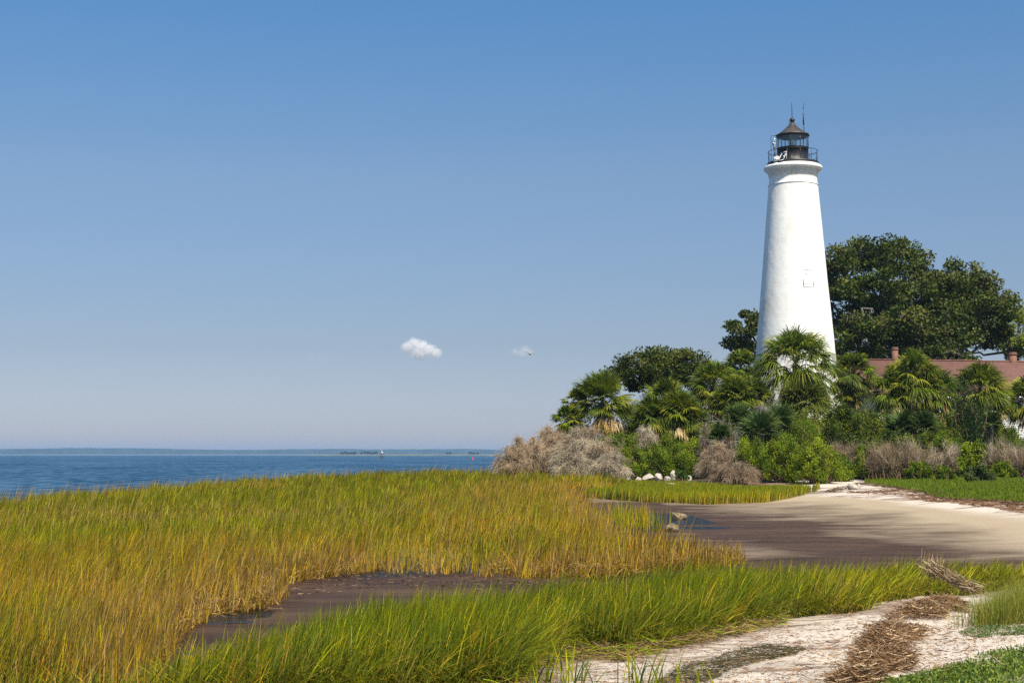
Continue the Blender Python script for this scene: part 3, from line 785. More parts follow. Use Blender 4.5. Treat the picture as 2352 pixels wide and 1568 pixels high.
straws('flattened_straw', 'flattened yellow straw along the foot of the near green grass', 'straw', EDGE, 3000, 33, .20, .006, [(.34, .22, .06), (.26,.19,.08), GREEN, (.16, .10, .05), (.10, .06, .03)], 9, 26, -.1, .3, tilt=.15, lift=.07, az=.1)
WEED = PP([(1500, 1568), (1560, 1530), (1640, 1508), (1700, 1490), (1770, 1480), (1850, 1492), (1830, 1512), (1760, 1530), (1680, 1540), (1620, 1575)], .17)
straws('seaweed_strands', 'dark green brown seaweed strands streaked over the near sand', 'seaweed', WEED, 2600, 38, .07, .004, [(.07, .065, .03), (.12, .10, .05), (.045, .04, .02)], 9, 24, .0, .5, tilt=.08, lift=.01, az=.3)
FARW = PP([(1890, 1127), (1985, 1118), (2060, 1124), (2180, 1138), (2300, 1150), (2420, 1160), (2420, 1167), (2300, 1156), (2150, 1140.5), (2050, 1128), (1985, 1122), (1900, 1129)], .36)
straws('wrack_line', 'brown dead reed line along the edge of the far beach lawn', 'wrack', FARW, 1500, 34, .26, .02, [(.12, .075, .045), (.17, .11, .07), (.08, .05, .03)], 40, 90, .15, .42, tilt=.12, lift=.05, az=.0)
FARW2 = PP([(1900, 1133), (2050, 1140), (2200, 1158), (2420, 1185), (2420, 1172), (2200, 1150), (2050, 1134)], .25)
straws('far_beach_litter', 'thin scattered reed bits on the far white beach', 'litter', FARW2, 1200, 35, .4, .02, [(.16, .09, .05), (.22, .13, .08)], 36, 80, .15, .42, tilt=.05, lift=.02, az=.0)
MUDB = PP([(900, 1300), (1100, 1325), (1340, 1335), (1500, 1320), (1500, 1345), (1200, 1370), (900, 1345), (700, 1370), (640, 1400), (640, 1345), (760, 1325)])
straws('mud_litter', 'small dark plant bits on the mud beside the golden grass edge', 'litter', MUDB, 1500, 36, .07, .006, [(.05, .03, .02), (.09, .05, .03), (.25, .16, .09)], 14, 32, -.2, .15, tilt=.08, lift=.015)
CHF = PP([(390, 1500), (470, 1425), (632, 1400), (645, 1345), (860, 1312), (1060, 1322), (1345, 1330), (1500, 1318), (1700, 1300), (1700, 1270), (1345, 1300), (1060, 1290), (860, 1285), (600, 1330), (400, 1400), (200, 1500)])
straws('broken_straw', 'tangled broken golden straw along the front of the tall marsh grass', 'straw', CHF, 6500, 37, .17, .005, [(.36, .22, .05), (.40, .27, .10), (.2, .12, .05), BROWN], 14, 36, -.45, .2, tilt=.9, lift=.22)

# ground cover bottom right
COVER = PP([(1960, 1600), (1980, 1545), (2060, 1548), (2120, 1522), (2200, 1512), (2260, 1492), (2330, 1480), (2420, 1470), (2500, 1600), (2300, 1700), (1900, 1700)], .36)
rng = rng_(41)
x, y = scatter(COVER, 42000, rng, 7.0, 13, .15, .42, clump=.35, power=1.0)
N = len(x); sdc = sdpoly(x, y, COVER)
keep = rng.rand(N) < np.clip(.10 + sdc * 2.2, 0, 1); x, y = x[keep], y[keep]; N = len(x)
zz = H(x, y) + rng.rand(N) ** 1.3 * .07 * np.clip(.4 + sdpoly(x, y, COVER) * 2, 0, 1)
V, F = leaves(np.stack([x, y, zz], 1), .032, rng, None, .32, up=.9)
cc = choose([(.09, .16, .02), (.14, .21, .025), (.26, .30, .05), (.05, .09, .015)], [np.ones(N)] * 4, rng) * (.8 + .4 * rng.rand(N))[:, None]
gc = npmesh('ground_cover', V, F, M['leaf'], None, np.repeat(cc, 4, 0))
tag(gc, 'low leafy green creeping plants covering the near right corner of sand', 'ground cover', kind='stuff')
PATCH = PP([(2200, 1448), (2260, 1432), (2340, 1430), (2440, 1432), (2440, 1452), (2320, 1462), (2240, 1462)], .28)
x, y = scatter(PATCH, 3200, rng, 9.0, 20, .15, .42, clump=.3, power=1.0); N = len(x)
V, F = leaves(np.stack([x, y, H(x, y) + .03 * rng.rand(N)], 1), .03, rng, None, .32, up=.7)
cc = choose([(.07, .13, .03), (.11, .17, .05), (.20, .22, .08)], [np.ones(N)] * 3, rng)
tag(npmesh('ground_cover', V, F, M['leaf'], None, np.repeat(cc, 4, 0)), 'small creeping green patch on white sand below the fine grass tuft', 'ground cover', kind='stuff')

# matted reed bundle caught in the grass
rng = rng_(42)
n = 1100
A0 = at(2132, 1300, 19.2); A1 = at(2165, 1312, 19.0); A2 = at(2210, 1345, 18.6); A3 = at(2240, 1352, 18.5)
t = rng.rand(n); 
def bez(t): t = t[:, None]; return (1 - t) ** 3 * A0 + 3 * (1 - t) ** 2 * t * A1 + 3 * (1 - t) * t ** 2 * A2 + t ** 3 * A3
c0 = bez(t); dd = unit(bez(np.clip(t + .02, 0, 1.02)) - bez(t - .02))
c0 = c0 + rng.normal(size=(n, 3)) * np.array((.05, .07, .035)) * (1.2 - .5 * t)[:, None]
hang = (t < .12) & (rng.rand(n) < .6)
dd = np.where(hang[:, None], np.array((-.2, 0, -1.0)), dd) + rng.normal(size=(n, 3)) * .24
tt = np.linspace(-.5, .5, 4)
P = c0[:, None] + unit(dd)[:, None] * (tt[None, :, None] * (.10 + .16 * rng.rand(n))[:, None, None])
col = choose([(.42, .30, .16), (.25, .15, .07), (.12, .07, .04), (.55, .45, .30)], [np.ones(n)] * 4, rng)
V, F, C = ribbons(P, np.full((n, 4), .006), unit(rng.normal(size=(n, 3))), np.repeat(col[:, None], 4, 1))
tag(npmesh('reed_bundle', V, F, M['twig'], None, C), 'matted bundle of dead reeds lying on the bent green grass at right', 'reed bundle')

# ------------------------------------------------------------------ rocks
def rock(name, label, cat, c, size, seed, m, group=None, flat=.0, rough=.28):
    r = rng_(seed)
    import bmesh
    bm = bmesh.new(); bmesh.ops.create_icosphere(bm, subdivisions=4, radius=1.0)
    P = np.array([v.co[:] for v in bm.verts]); F = np.array([[v.index for v in f.verts] for f in bm.faces]); bm.free()
    pl = unit(r.normal(size=(11, 3))); dd = .55 + .4 * r.rand(11)
    for a, b in zip(pl, dd):                                       # flat chipped facets
        s = P @ a; P = P - np.clip(s - b, 0, None)[:, None] * a * .85
    n3 = fbm(P[:, 0] + P[:, 2] * .7 + 5, P[:, 1] - P[:, 2] * .6 + seed, .5, seed % 50 + 3, 4) - .5
    P = P * (1 + n3 * rough)[:, None]
    if flat: P[:, 2] = np.where(P[:, 2] > flat, flat + (P[:, 2] - flat) * .2, P[:, 2])
    P = P * np.array(size)[None] / 2
    o = npmesh(name, P, F, m, None, None, False); o.location = c
    o.rotation_euler = (r.rand() * .3, r.rand() * .3, r.rand() * 6)
    tag(o, label, cat, group); return o
def rock_on(px, py, z0, wpx, hpx, seed, label, m, group, flat=0, name='rock', cat='rock', sink=.25, dep=.8, rough=.28):
    gx, gy = gp(px, py, z0); k = mpp(gy); zb = h1(gx, gy) if z0 > .02 else z0
    hgt = hpx * k / (1 - sink)
    return rock(name, label, cat, (gx, gy, zb + hgt * (.5 - sink)), (wpx * k, wpx * k * dep, hgt), seed, m, group, flat, rough)
rock_on(1559, 1191, 0, 40, 19, 3, 'flat topped brown rock in the pool, the farther of the two', M['rock'], 'rocks in the pool', flat=.45, sink=.22, rough=.4)
rock_on(1541, 1221, 0, 37, 19, 4, 'round brown rock in the pool, nearer the golden grass', M['rock'], 'rocks in the pool', sink=.25, rough=.45)
g = 'white stones along the spit'
for (px, py, w_, h_, sd_, lb) in [
    (1467, 1104, 16, 10, 11, 'white stone at the left end of the row by the spit bushes'),
    (1490, 1103, 34, 12, 12, 'long low white stone second in the row below the green bush'),
    (1513, 1103, 20, 13, 13, 'rounded white stone in the middle of the row'),
    (1534, 1104, 22, 9, 14, 'low white stone left of the pointed one'),
    (1547, 1103, 15, 17, 15, 'tall pointed white stone in the row'),
    (1541, 1108, 17, 8, 16, 'cream stone in front of the pointed white one'),
    (1583, 1104, 15, 9, 17, 'small white stone beside the dry twiggy bush'),
    (1443, 1103, 10, 6, 18, 'tiny brownish stone left of the white row')]:
    rock_on(px, py - 1, .58, w_ * 1.1, h_ * 1.35, sd_, lb, M['stone'], g, name='stone', cat='stone')
rock_on(1958, 1119, .5, 26, 15, 21, 'large white stone on sand at the left end of the lawn', M['stone'], g, name='stone', cat='stone')
rock_on(1972, 1118, .5, 14, 10, 22, 'small white stone right beside the large one at the lawn', M['stone'], g, name='stone', cat='stone')
rock_on(1771, 1114, .5, 16, 8, 23, 'low tan stone under the bright green bushes', M['rock'], g, name='stone', cat='stone')
rock_on(1353, 1091, .45, 15, 9, 24, 'tan stone at the foot of the grey brown dry bush', M['rock'], g, name='stone', cat='stone')

# ------------------------------------------------------------------ lighthouse
LY = 111.0
def zl(py, px=1820): return at(px, py, LY)[2]
def zz(zy): return zl((380 + zy / 3.92) / 1.7415)
LX = at(1820.5, 330, LY)[0]
k_ = mpp(LY)
def rr(a): return a / 3.92 / 1.7415 * k_ * 1.004
lh = empty('lighthouse', (LX, LY, h1(LX, LY)), 'white tapering brick lighthouse with black lantern behind the palms', 'lighthouse')
LO = (LX, LY, h1(LX, LY))
base_z = LO[2] - .3
# shaft profile: radius against height
zs = [base_z, zl(890), zl(760), zl(640), zl(520), zz(1560), zz(1425)]
rs = [3.50, 3.07, 2.72, 2.37, 2.05, 1.845, 1.795]
hz = np.linspace(zs[0], zs[-1], 260)
prof = np.stack([np.interp(hz, zs, rs), hz], 1)
b = MB(); b.lathe(prof, LX, LY, 160)
V = b.V[0]; ang = np.arctan2(V[:, 1] - LY, V[:, 0] - LX)
dsp = (fbm(ang * 3 + 20, V[:, 2], .5, 201) - .5) * .018 + (fbm(ang * 3 + 20, V[:, 2], 2.5, 211) - .5) * .02
wrapfix = np.minimum(1, (PI - np.abs(ang)) / .3)
dsp *= wrapfix
V[:, 0] += np.cos(ang) * dsp; V[:, 1] += np.sin(ang) * dsp; b.V[0] = V
b.build('shaft', M['whitewash'], lh, True, LO)
# ring moulding and corbelled cornice
b = MB()
zr = zz(1420)
pr = [(1.70, zr - .07), (1.82, zr - .06), (1.85, zr - .02), (1.84, zr + .02), (1.77, zr + .04)]
zt = zz(1230); pr += [(1.755, zr + .12), (1.74, zz(1330))]
cs = [(1300, 1.755), (1280, 1.775), (1262, 1.80), (1244, 1.83), (1228, 1.865), (1212, 1.90), (1198, 1.945)]
prev = 1.74
for zy, r_ in cs:
    pr += [(prev, zz(zy)), (r_, zz(zy) + .004)]; prev = r_
pr += [(prev, zz(1196)), (2.02, zz(1192)), (2.10, zz(1180)), (2.13, zz(1168)), (2.13, zz(1145)), (2.08, zz(1132)), (1.90, zz(1112)), (1.6, zz(1108))]
b.lathe(pr, LX, LY, 128)
b.build('cornice', M['whitewash'], lh, False, LO)
# blind window
b = MB()
pw = at(1858.5, 647, LY - 2.45); wz0, wz1 = zl(667), zl(627)
def face_y(x, z):
    r_ = np.interp(z, zs, rs); return LY - math.sqrt(max(r_ * r_ - (x - LX) ** 2, .01))
x0, x1 = pw[0] - .42, pw[0] + .42
slope = (face_y(x1, wz0) - face_y(x0, wz0)) / (x1 - x0)
def wbar(xa, xb, za, zb, out, b=b):
    if xb - xa > .3:
        for k in range(8): wbar(xa + (xb - xa) * k / 8, xa + (xb - xa) * (k + 1) / 8, za, zb, out, b)
        return
    V = []
    for z_ in (za, zb):
        for xx, oo in ((xa, out), (xb, out), (xb, -.25), (xa, -.25)):
            V.append((xx, face_y(xx, z_) - oo, z_))
    b.add(V, np.array([(3, 2, 1, 0), (4, 5, 6, 7), (0, 1, 5, 4), (1, 2, 6, 5), (2, 3, 7, 6), (3, 0, 4, 7)]))
wbar(x0, x1, wz1 - .04, wz1, .022); wbar(x0, x1, wz0, wz0 + .04, .024)
wbar(x0, x0 + .08, wz0 + .052, wz1 - .052, .006); wbar(x1 - .08, x1, wz0 + .052, wz1 - .052, .006)
wbar(x0 + .1, x1 - .1, wz1 - .33, wz1 - .29, .014); wbar(x0 + .1, x1 - .1, wz0 + .24, wz0 + .28, .015)
o = b.build('window', M['whitewash'], lh, False, LO)
# gallery deck
zd = zz(1068)
b = MB(); b.lathe([(1.5, zz(1106)), (1.84, zz(1106)), (1.88, zz(1100)), (1.86, zd), (1.5, zd + .005)], LX, LY, 96)
b.build('gallery_deck', M['iron'], lh, False, LO)
# railing
zrail = zz(893)
rl = empty('railing', (0, 0, 0)); rl.parent = lh
b = MB()
def ring(b, r_, z_, t_, k=72):
    a = np.linspace(0, 2 * PI, k + 1)
    b.tube(np.stack([LX + r_ * np.cos(a), LY + r_ * np.sin(a), np.full(k + 1, z_)], 1), t_, 5, cap=False)
ring(b, 1.80, zrail, .022); b.build('top_rail', M['iron'], rl, True, LO)
b = MB(); ring(b, 1.80, zrail - .42, .008); ring(b, 1.80, zrail - .65, .006); b.build('wire_rail', M['iron'], rl, True, LO)
for q in range(12):
    a = q * 2 * PI / 12 + .12
    b = MB(); px_, py_ = LX + 1.80 * math.cos(a), LY + 1.80 * math.sin(a)
    b.tube([(px_, py_, zd), (px_, py_, zrail)], .018, 6); b.build('post', M['iron'], rl, True, LO)
# lantern room: ten-sided
NS = 10; A0_ = -PI / 2 + PI / NS
def ngon(r_, z_): return [(LX + r_ * math.cos(A0_ + i * 2 * PI / NS), LY + r_ * math.sin(A0_ + i * 2 * PI / NS), z_) for i in range(NS)]
zsill = zz(838); zhead = zz(655); ze = zz(640)
rust = simple('rusty_iron', (.016, .016, .018), .5, .5, var=.25, scale=2.2, streak=(3.5, 3.5, .35), bump=.15)
# rust and bird streaks run down the drum
nt = rust.node_tree; nn = nt.nodes; ll = nt.links
pb = [q for q in nn if q.type == 'BSDF_PRINCIPLED'][0]; src = pb.inputs['Base Color'].links[0].from_socket
nq = nn.new('ShaderNodeTexNoise'); nq.inputs['Scale'].default_value = 2.6; nq.inputs['Detail'].default_value = 3
tcq = nn.new('ShaderNodeTexCoord'); mq = nn.new('ShaderNodeMapping'); mq.inputs['Scale'].default_value = (3, 3, .35)
ll.new(tcq.outputs['Object'], mq.inputs[0]); ll.new(mq.outputs[0], nq.inputs['Vector'])
rq = nn.new('ShaderNodeMapRange'); rq.inputs[1].default_value = .62; rq.inputs[2].default_value = .72; ll.new(nq.outputs[0], rq.inputs[0])
xq = nn.new('ShaderNodeMix'); xq.data_type = 'RGBA'; xq.inputs['B'].default_value = (.24, .20, .17, 1)
ll.new(rq.outputs[0], xq.inputs['Factor']); ll.new(src, xq.inputs['A']); ll.new(xq.outputs['Result'], pb.inputs['Base Color'])
lr = empty('lantern_room', (0, 0, 0)); lr.parent = lh
b = MB(); b.lathe([(1.15, zd - .02), (1.19, zd + .03), (1.16, zd + .05), (1.16, zsill - .04), (1.20, zsill - .03), (1.20, zsill), (1.05, zsill + .004)], LX, LY, NS, a0=A0_)
b.build('drum', rust, lr, False, LO)
b = MB(); b.lathe([(1.04, zhead - .06), (1.18, zhead - .06), (1.19, zhead), (1.19, ze + .02)], LX, LY, NS, a0=A0_); b.build('lintel', M['iron'], lr, False, LO)
P0, P1 = ngon(1.15, zsill), ngon(1.15, zhead - .05)
for i_ in range(NS):
    b = MB(); b.tube([P0[i_], P1[i_]], .028, 4); b.build('mullion', M['iron'], lr, False, LO)
    j_ = (i_ + 1) % NS
    a_, b_ = np.array(P0[i_]), np.array(P0[j_]); c_, d_ = np.array(P1[j_]), np.array(P1[i_])
    b = MB(); b.add([a_ * .97 + b_ * .03, a_ * .03 + b_ * .97, c_ * .97 + d_ * .03, c_ * .03 + d_ * .97], np.array([(0, 1, 2, 3)])); b.build('pane', M['pane'], lr, False, LO)
# lens
b = MB(); zc = zz(760)
pr = []
for q in range(25):
    t_ = q / 24; r_ = .20 + .11 * math.sin(PI * t_) + (.02 if q % 2 else 0); pr.append((r_, zsill + .10 + t_ * .72))
b.lathe(pr, LX, LY, 32); b.build('lens', M['lens'], lh, False, LO)
b = MB(); b.lathe([(.16, zd), (.16, zsill + .08)], LX, LY, 12); b.lathe([(.06, zsill + .1), (.08, zsill + .3), (.05, zsill + .5)], LX, LY, 12); b.build('lens_pedestal', M['steel'], lh, True, LO)
# roof
rf = empty('lantern_roof', (0, 0, 0)); rf.parent = lh
roofm = simple('roof_copper', (.055, .046, .042), .55, .4, var=.45, scale=1.4, col2=(.095, .08, .072), bump=.2)
b = MB(); b.lathe([(1.12, ze + .0), (1.27, ze - .03), (1.27, ze + .03), (.90, zz(590)), (.63, zz(545)), (.33, zz(492)), (.20, zz(455)), (.19, zz(445)), (.15, zz(444))], LX, LY, NS, a0=A0_)
b.build('roof_cone', roofm, rf, False, LO)
b = MB(); zb_ = zz(398)
pr = [(.10, zz(452)), (.17, zz(450)), (.17, zz(444)), (.11, zz(440))] + [(max(.11, .19 * math.cos(a)) if a < 0 else .19 * math.cos(a), zb_ + .19 * math.sin(a)) for a in np.linspace(-1.1, PI / 2 - .02, 14)]
b.lathe(pr, LX, LY, 24); b.build('ventilator_ball', M['iron'], rf, True, LO)
b = MB(); b.tube([(LX - .01, LY, zb_ + .15), (LX - .02, LY, zz(230)), (LX - .03, LY, zz(140)), (LX - .03, LY, zz(108))], [.026, .024, .018, .004], 6); b.build('lightning_rod', M['iron'], rf, True, LO)
b = MB()
b.tube([(LX - .22, LY - .1, zz(478)), (LX - .21, LY - .1, zz(395)), (LX - .17, LY - .1, zz(370))], .012, 5)
b.build('vent_pipe', M['iron'], rf, True, LO)
b = MB(); b.tube([(LX - .22, LY - .1, zz(425)), (LX - .62, LY - .3, zz(560))], .007, 4); b.build('wire', M['iron'], rf, True, LO)
b = MB(); b.tube([(LX + .28, LY - .1, zz(488)), (LX + .72, LY - .1, zz(415))], .007, 4); b.build('wire', M['iron'], rf, True, LO)
# separate fittings on the gallery
def rootat(name, p, label, cat): return empty(name, tuple(p), label, cat)
AX = LX + rr(177); AYY = LY - .15
p0 = (AX, AYY, ze + .06)
t = rootat('radio_antenna', p0, 'thin black radio mast standing on the right of the lantern roof', 'antenna')
b = MB(); b.tube([(AX, AYY, ze - .02), (AX, AYY, zz(135))], [.03, .012], 6); b.build('mast', M['iron'], t, True, p0)
b = MB(); b.tube([(AX - .045, AYY, zz(480)), (AX - .04, AYY, zz(295))], .034, 6); b.tube([(AX - .02, AYY, zz(230)), (AX - .02, AYY, zz(190))], .026, 6); b.build('whip', M['iron'], t, True, p0)
b = MB(); b.bar((AX - .12, AYY, zz(410)), (AX + .09, AYY, zz(404)), .025); b.build('bracket', M['steel'], t, False, p0)
b = MB(); b.bar((AX - .12, AYY, zz(516)), (AX + .1, AYY, zz(508)), .025); b.build('bracket', M['steel'], t, False, p0)
QX = LX - rr(318); QY = LY - .75; QX0 = QX
p0 = (QX, QY, zd)
t = rootat('marine_lamp', p0, 'small clear marker lamp on a black pole at the left of the gallery', 'lamp')
b = MB(); b.tube([(QX, QY, zd), (QX, QY, zz(868))], .05, 8); b.build('pole', M['iron'], t, True, p0)
b = MB(); b.lathe([(.05, zz(868)), (.09, zz(852)), (.10, zz(840)), (.08, zz(835)), (.17, zz(805)), (.18, zz(795)), (.10, zz(794))], QX, QY, 16); b.build('lamp_base', M['steel'], t, True, p0)
b = MB(); b.lathe([(.12, zz(793)), (.135, zz(760)), (.125, zz(722)), (.07, zz(712)), (.04, zz(700)), (.01, zz(692))], QX, QY, 16); b.build('lamp_glass', M['bulbglass'], t, True, p0)
b = MB(); fx = LX - rr(368); b.tube([(fx, QY, zd - .05), (fx, QY, zz(680)), (fx + .05, QY, zz(673)), (LX - 1.15, LY - .3, zz(658))], .016, 5); b.build('pipe_frame', M['iron'], t, True, p0)
# solar panel
def zl_at(zx, zy, Y): return at((2980 + zx / 3.92) / 1.7415, (380 + zy / 3.92) / 1.7415, Y)
c4 = [zl_at(530, 1030, LY - 1.60), zl_at(578, 910, LY - 1.30), zl_at(652, 886, LY - 1.45), zl_at(600, 1015, LY - 1.75)]
pc = sum(c4) / 4
t = rootat('solar_panel', pc, 'tilted dark solar panel in a white frame on the gallery', 'solar panel')
nv = unit(np.cross(c4[1] - c4[0], c4[3] - c4[0]))
if nv[1] > 0: nv = -nv
b = MB()
for q in range(4): b.bar(c4[q], c4[(q + 1) % 4], .05, .04)
b.build('frame', M['whitepaint'], t, False, pc)
b = MB(); ins = [pc + (c - pc) * .93 + nv * .012 for c in c4]; ins2 = [c - nv * .02 for c in ins]
b.add(ins + ins2, np.array([(0, 1, 2, 3), (7, 6, 5, 4), (0, 4, 5, 1), (1, 5, 6, 2), (2, 6, 7, 3), (3, 7, 4, 0)])); b.build('panel_face', M['panelglass'], t, False, pc)
b = MB(); b.bar(zl_at(636, 930, LY - 1.5), zl_at(650, 1025, LY - 1.5), .03); b.bar(c4[2], zl_at(650, 1025, LY - 1.5), .03); b.build('prop_leg', M['whitepaint'], t, False, pc)
pb_ = zl_at(490, 1040, LY - 1.2)
t = rootat('equipment_box', pb_, 'white battery box behind the solar panel on the gallery', 'box')
b = MB(); e0 = zl_at(455, 1035, LY - 1.3); e1 = zl_at(535, 978, LY - .95); b.box((e0[0], e0[1], e0[2]), (e1[0], e1[1], e1[2])); b.build('case', M['whitepaint'], t, False, pb_)
b = MB(); b.box((e0[0] - .02, e0[1] - .02, e1[2] + .002), (e1[0] + .02, e1[1] + .02, e1[2] + .05)); b.build('lid', M['steel'], t, False, pb_)

# ------------------------------------------------------------------ keeper's house
hy = 119.0
A = at(1950, 825.2, hy); B = at(2460, 834.5, 122.6)
dv = unit(B - A); dv[2] = 0; dv = unit(dv); zr_ = A[2]
L_ = np.linalg.norm((B - A)[:2])
E_ = at(2330, 903, 117.2); ez = E_[2]
perp = np.array([dv[1], -dv[0], 0.0])                               # towards the camera
halfw = 4.6
house = empty('house', (A[0], A[1], 1.4), "long white keeper's house with red shingle roof behind the palms", 'house')
HO = (A[0], A[1], 1.4)
def hpnt(u_, v_, z_): return np.array([A[0], A[1], 0]) + dv * u_ + perp * v_ + np.array([0, 0, z_])
rfh = MB(); th = .14
sl = (zr_ - ez) / halfw
hip = -.4
for sg in (1, -1):
    a_, b_, c_, d_ = hpnt(hip, 0, zr_), hpnt(L_ + 6, 0, zr_), hpnt(L_ + 6, sg * (halfw + .5), ez - .5 * sl), hpnt(-.4, sg * (halfw + .5), ez - .5 * sl)
    dn = np.array([0, 0, -th]); Vv = [a_, b_, c_, d_, a_ + dn, b_ + dn, c_ + dn, d_ + dn]
    rfh.add(Vv, np.array([(0, 1, 2, 3), (7, 6, 5, 4), (3, 2, 6, 7), (0, 3, 7, 4)]))
rfh.add([hpnt(hip, 0, zr_), hpnt(-.4, halfw + .5, ez - .5 * sl), hpnt(-.4, -halfw - .5, ez - .5 * sl)], np.array([(0, 1, 2)]))
rfh.build('roof', M['shingle'], house, False, HO)
b = MB(); b.bar(hpnt(hip, 0, zr_ + .03), hpnt(L_ + 6, 0, zr_ + .03), .22, .06); b.build('ridge_cap', simple('ridge', (.30, .14, .10), .8), house, False, HO)
wall = MB(); zb = 1.0; zt_ = ez + .02
for k in range(34):                                                 # lapped boards
    z0_ = zb + (zt_ - zb) * k / 34; z1_ = zb + (zt_ - zb) * (k + 1) / 34
    a_, b_ = hpnt(.3, halfw - .05 + .03, z0_), hpnt(L_ + 5, halfw - .05 + .03, z0_); c_, d_ = hpnt(L_ + 5, halfw - .05, z1_), hpnt(.3, halfw - .05, z1_)
    wall.add([a_, b_, c_, d_], np.array([(0, 1, 2, 3)])); wall.add([hpnt(.3, halfw - .05, z0_), hpnt(L_ + 5, halfw - .05, z0_), b_, a_], np.array([(0, 1, 2, 3)]))
for (u0, v0, u1, v1) in ((.3, halfw - .05, .3, -halfw + .05), (.3, -halfw + .05, L_ + 5, -halfw + .05), (L_ + 5, -halfw + .05, L_ + 5, halfw - .05)):
    wall.add([hpnt(u0, v0, zb), hpnt(u1, v1, zb), hpnt(u1, v1, zt_), hpnt(u0, v0, zt_)], np.array([(0, 1, 2, 3)]))
wall.build('wall', M['whitepaint'], house, False, HO)
b = MB(); b.bar(hpnt(-.4, halfw + .52, ez - .5 * sl - .10), hpnt(L_ + 6, halfw + .52, ez - .5 * sl - .10), .03, .24); b.build('fascia', M['whitepaint'], house, False, HO)
for u_ in (4.4, 8.7, 13.4):
    b = MB(); c_ = hpnt(u_, halfw + .0, 3.6); b.bar(hpnt(u_ - .5, halfw, 3.0), hpnt(u_ + .5, halfw, 3.0), .12, .08); b.bar(hpnt(u_ - .5, halfw, 4.7), hpnt(u_ + .5, halfw, 4.7), .12, .08)
    b.bar(hpnt(u_ - .5, halfw, 3.042), hpnt(u_ - .5, halfw, 4.658), .1, .08); b.bar(hpnt(u_ + .5, halfw, 3.042), hpnt(u_ + .5, halfw, 4.658), .1, .08)
    wf = b.build('window', M['whitepaint'], house, False, HO)
    b = MB(); b.add([hpnt(u_ - .46, halfw + .01, 3.05), hpnt(u_ + .46, halfw + .01, 3.05), hpnt(u_ + .46, halfw + .01, 4.65), hpnt(u_ - .46, halfw + .01, 4.65)], np.array([(0, 1, 2, 3)])); b.build('pane', M['panelglass'], wf, False, (0,0,0)).location = -Vector(HO)
def chimney(px0, px1, pyt, pyb, lab):
    cx = at((px0 + px1) / 2, 826, 120.5)[0]; cy = 120.6; wz = (px1 - px0) * mpp(120.5)
    u_ = (cx - A[0]) / dv[0]; c_ = hpnt(u_, 0, 0); zt2 = at((px0 + px1) / 2, pyt, 120.5)[2]
    b = MB(); b.box((c_[0] - wz * .43, c_[1] - wz * .43, zr_ - .8), (c_[0] + wz * .43, c_[1] + wz * .43, zt2 - .22))
    b.box((c_[0] - wz * .5, c_[1] - wz * .5, zt2 - .218), (c_[0] + wz * .5, c_[1] + wz * .5, zt2 - .10)); b.box((c_[0] - wz * .45, c_[1] - wz * .45, zt2 - .098), (c_[0] + wz * .45, c_[1] + wz * .45, zt2))
    o = b.build('chimney', M['brick'], house, False, HO); o['label'] = lab; return c_
chimney(2043, 2057, 799, 826, 'brick chimney rising beside the big palm')
chimney(2328, 2345, 807, 833, 'brick chimney at the right edge of the roof')

# ------------------------------------------------------------------ trees
def branchy(mb, p, q, r0, r1, rng, wob=.12, n=7, k=6, sag=0.0):
    p = np.array(p, float); q = np.array(q, float); L = np.linalg.norm(q - p)
    t = np.linspace(0, 1, n)[:, None]
    P = p + (q - p) * t
    off = np.cumsum(rng.normal(size=(n, 3)), 0) * L * wob / math.sqrt(n); off -= off[0]; off -= t * off[-1]
    P = P + off; P[:, 2] += (np.sin(PI * t[:, 0])) * L * sag
    mb.tube(P, r0 + (r1 - r0) * t[:, 0], k)
    return P

def tree(name, label, cat, base, fork, blobs, seed, leafc, leafsz, dens, trunk_r=.5, bark='bark', group=None, clump_r=.9, twigs=True, Y=130, moss=False, asp=.6, shell=.55, perclump=170, flat=.8):
    """blobs: (px, py, rpx, dY) lobes of the crown in world metres after projection"""
    r = rng_(seed)
    base = np.array(base, float); fork = np.array(fork, float)
    root = empty(name, tuple(base), label, cat, group)
    wood = MB()
    branchy(wood, base - (0, 0, .4), fork, trunk_r, trunk_r * .8, r, .05, 6, 10)
    LV, LF, LC = [], [], []; n0 = 0
    nodes = [fork]
    allc = []
    for (px, py, rp, dY) in blobs:
        c = at(px, py, Y + dY); R_ = rp * mpp(Y)
        # main limb to the lobe
        lim = branchy(wood, nodes[0] + r.normal(size=3) * trunk_r * .3, c, trunk_r * .42, trunk_r * .12, r, .22, 9, 7, sag=.10)
        ncl = max(5, int(dens * R_ * R_))
        d = unit(r.normal(size=(ncl, 3)))
        rad = R_ * (shell + (1 - shell) * r.rand(ncl) ** .6)
        cc = c + d * rad[:, None] * np.array((1, 1, flat))
        for q in range(ncl):
            s0 = lim[r.randint(3, len(lim))]
            branchy(wood, s0, cc[q], trunk_r * .10, .02, r, .2, 6, 4, sag=.05)
        allc.append((cc, c))
    tone = np.array(leafc)
    for cc, c in allc:
        for q in range(len(cc)):
            m_ = int(perclump * (.5 + r.rand()))
            off = r.normal(size=(m_, 3)); off = unit(off) * (r.rand(m_, 1) ** .45) * clump_r * (.6 + .7 * r.rand())
            off[:, 2] *= .65
            P_ = cc[q] + off
            V, F = leaves(P_, leafsz, r, unit(off) * .5, asp, up=.25)
            ti = tone[r.randint(len(tone))] * (.75 + .5 * r.rand())
            col = ti[None] * (.7 + .6 * r.rand(m_))[:, None]
            LV.append(V); LF.append(F + n0); LC.append(np.repeat(col, 4, 0)); n0 += len(V)
    wood.build('trunk', M[bark], root, True, tuple(base))
    npmesh('crown', np.concatenate(LV), np.concatenate(LF), M['leaf'], root, np.concatenate(LC), off=base)
    return root

